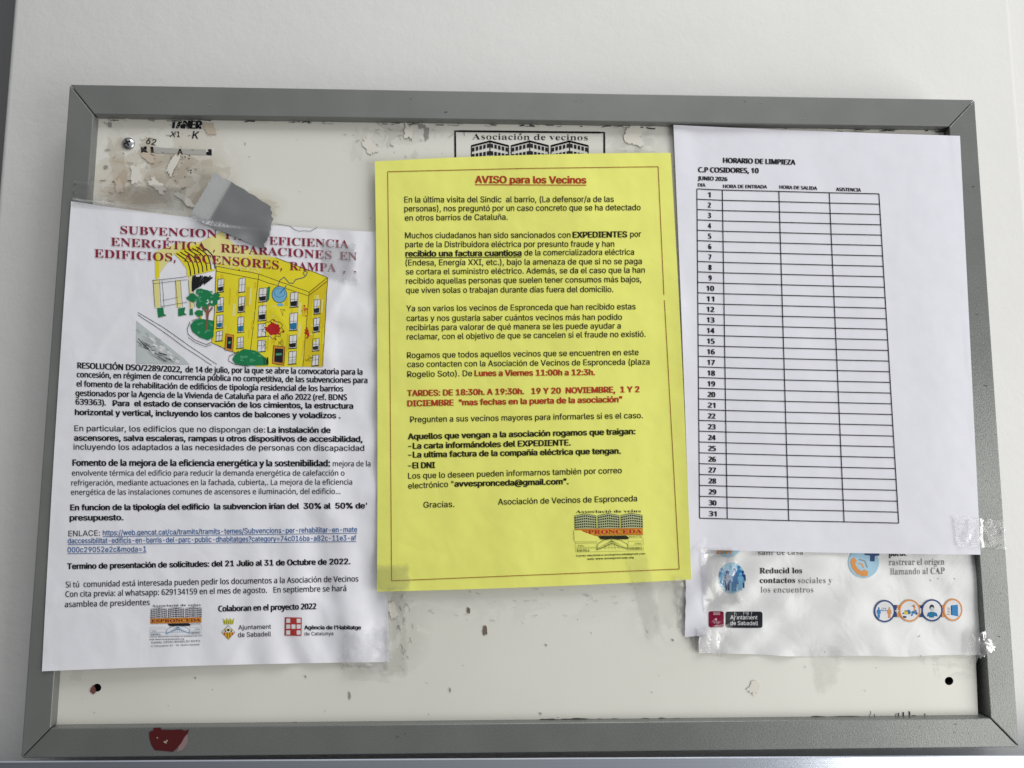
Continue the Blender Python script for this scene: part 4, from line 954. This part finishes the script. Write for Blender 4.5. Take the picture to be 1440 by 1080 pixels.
# ================================================================== TAPES
SHEETS = [(LS, mk_left), (RS, mk_rig), (YS, mk_yel), (PS, mk_pos)]
def top_h(X, Z):
    y = support(X, Z)
    for sh, h in SHEETS:
        if inside(sh.xz, X, Z): y = min(y, h(X, Z))
    return y
def soft_top(X, Z, r=0.0016):
    return min(min(top_h(X + dx, Z + dz) for dx, dz in ((0, 0), (r, 0), (-r, 0), (0, r), (0, -r))), sum(top_h(X + dx, Z + dz) for dx, dz in ((r, r), (-r, -r), (r, -r), (-r, r))) / 4)
clear = film('clear_tape_film', (0.75, 0.75, 0.73), 0.04, 0.10, 0.5, 0.25, 60, 0.5)
crumple = film('crumpled_clear_film', (0.80, 0.80, 0.80), 0.08, 0.14, 0.5, 0.35, 60, 0.3)
old = film('old_tape_film', (0.45, 0.44, 0.39), 0.035, 0.20, 0.5, 0.2, 60, 0.15)
white_film = film('milky_tape_film', (0.74, 0.74, 0.74), 0.13, 0.15, 0.6, 0.4, 45, 0.45)
def tape(quad, label, m=clear, amp=0.0003, lift=0.0009, rag=(0, 0, 0, 0), seed=0, fr=120, curl=None, nu=26, nv=26, bows=(0, 0, 0, 0)):
    cxz = centre(quad, hF)
    def h(X, Z):
        y = soft_top(X, Z) - lift - amp * abs(nz(X * fr, Z * fr, seed)) * 1.6 - amp * .6 * abs(nz(X * fr * 3, Z * fr * 3, seed + 3))
        if curl: y -= curl(X, Z)
        return y
    o = Sheet(quad, h, nu=nu, nv=nv, rag=rag, seed=seed, bows=bows).build('clear_tape', m, None, 0.00006)
    return tag(o, label, 'tape', 'clear tape strips')
tape([(106, 254), (262, 262), (258, 300), (101, 288)], 'clear tape strip across the left frame rail at the top of the subsidy notice', clear, rag=(3, 2, 0, 8), seed=1)
tape([(452, 338), (500, 345), (502, 398), (456, 388)], 'wrinkled clear tape patch over the right end of the wine red heading', white_film, 0.0005, rag=(4, 5, 5, 4), seed=2)
tape([(484, 888), (546, 884), (548, 946), (482, 938)], 'shiny crumpled clear tape on the bottom right corner of the subsidy notice', crumple, 0.0009, rag=(4, 4, 7, 4), seed=3, fr=150, nu=44, nv=44)
tape([(545, 826), (568, 826), (574, 950), (540, 946)], 'old grey tape strip hanging below the left corner of the yellow notice', old, 0.0003, rag=(2, 4, 8, 6), seed=4)
tape([(530, 796), (576, 794), (577, 829), (532, 831)], 'clear tape over the bottom left corner of the yellow notice', clear, 0.0003, rag=(2, 4, 2, 2), seed=5)
tape([(880, 786), (910, 779), (932, 888), (912, 900)], 'slanting clear tape strip crossing the bottom edge of the yellow notice', old, 0.0003, rag=(3, 4, 6, 3), seed=6)
tape([(949, 812), (967, 812), (968, 896), (956, 884)], 'crumpled clear tape under the bottom right corner of the yellow notice', crumple, 0.0010, rag=(0, 5, 6, 6), seed=7, fr=140, nu=24, nv=50)
tape([(1340, 726), (1412, 732), (1414, 772), (1346, 768)], 'clear tape fixing the bottom right corner of the timetable to the frame', crumple, 0.0004, rag=(3, 3, 2, 3), seed=8, nu=40, nv=30)
tape([(1140, 908), (1188, 910), (1176, 962), (1150, 976)], 'dull grey tape hanging below the bottom edge of the health poster', old, 0.0002, rag=(3, 4, 8, 4), seed=9)
tape([(970, 886), (1030, 876), (1026, 922), (978, 916)], 'crumpled film at the bottom left corner of the health poster', crumple, 0.0009, rag=(3, 4, 5, 4), seed=10, fr=150, nu=40, nv=40)
tape([(1365, 893), (1392, 886), (1400, 916), (1362, 934)], 'folded silvery tape at the bottom right corner of the health poster', white_film, 0.0012, 0.0012, rag=(2, 6, 8, 5), seed=11, fr=110, nu=36, nv=36)
tape([(985, 772), (1035, 772), (1042, 850), (990, 860)], 'clear tape down the left side of the health poster over the crowd icon', clear, 0.0008, rag=(0, 5, 4, 3), seed=12, fr=100, nu=36, nv=44)

# silver duct tape with its free end curling off the board
DT = mat('silver_duct_tape', (0.25, 0.256, 0.26), 0.36, metal=0.5)
nD, lD, bD = nodes(DT)
wv = nD.new('ShaderNodeTexWave'); wv.inputs['Scale'].default_value = 330; wv.inputs['Distortion'].default_value = 0.6
mpv = nD.new('ShaderNodeMapping'); mpv.inputs['Rotation'].default_value = (0, math.radians(28), 0); g_ = nD.new('ShaderNodeTexCoord'); lD.new(g_.outputs['Object'], mpv.inputs['Vector']); lD.new(mpv.outputs[0], wv.inputs['Vector'])
bump(DT, wv.outputs['Fac'], 0.22, 0.0004)
Dq = [(301, 243), (381, 291), (369, 350), (266, 305)]
dA, dB = on(284, 274, hF), on(375, 320, hF); dax = Vector((dB.x - dA.x, 0, dB.z - dA.z)); dL = dax.length; dax.normalize()
def h_duct(X, Z):
    s = (X - dA.x) * dax.x + (Z - dA.z) * dax.z
    base = min(sum(top_h(X + .007 * math.cos(q * .785), Z + .007 * math.sin(q * .785)) for q in range(8)) / 8, .0026) - 0.0026
    c = max(0.0, 0.014 - s)
    return base - 0.72 * c - 12 * c * c - 0.0006 * nz(X * 60, Z * 60, 3) * (1 + 2 * sm(.6, 1, s / dL))
o = Sheet(Dq, h_duct, bows=(-2, 5, 0, 0), nu=60, nv=40, rag=(1.5, 4, 0, 2.5), seed=8).build('duct_tape', DT, None, 0.0003)
tag(o, 'grey duct tape piece with a curled end over the top of the subsidy notice', 'duct tape')
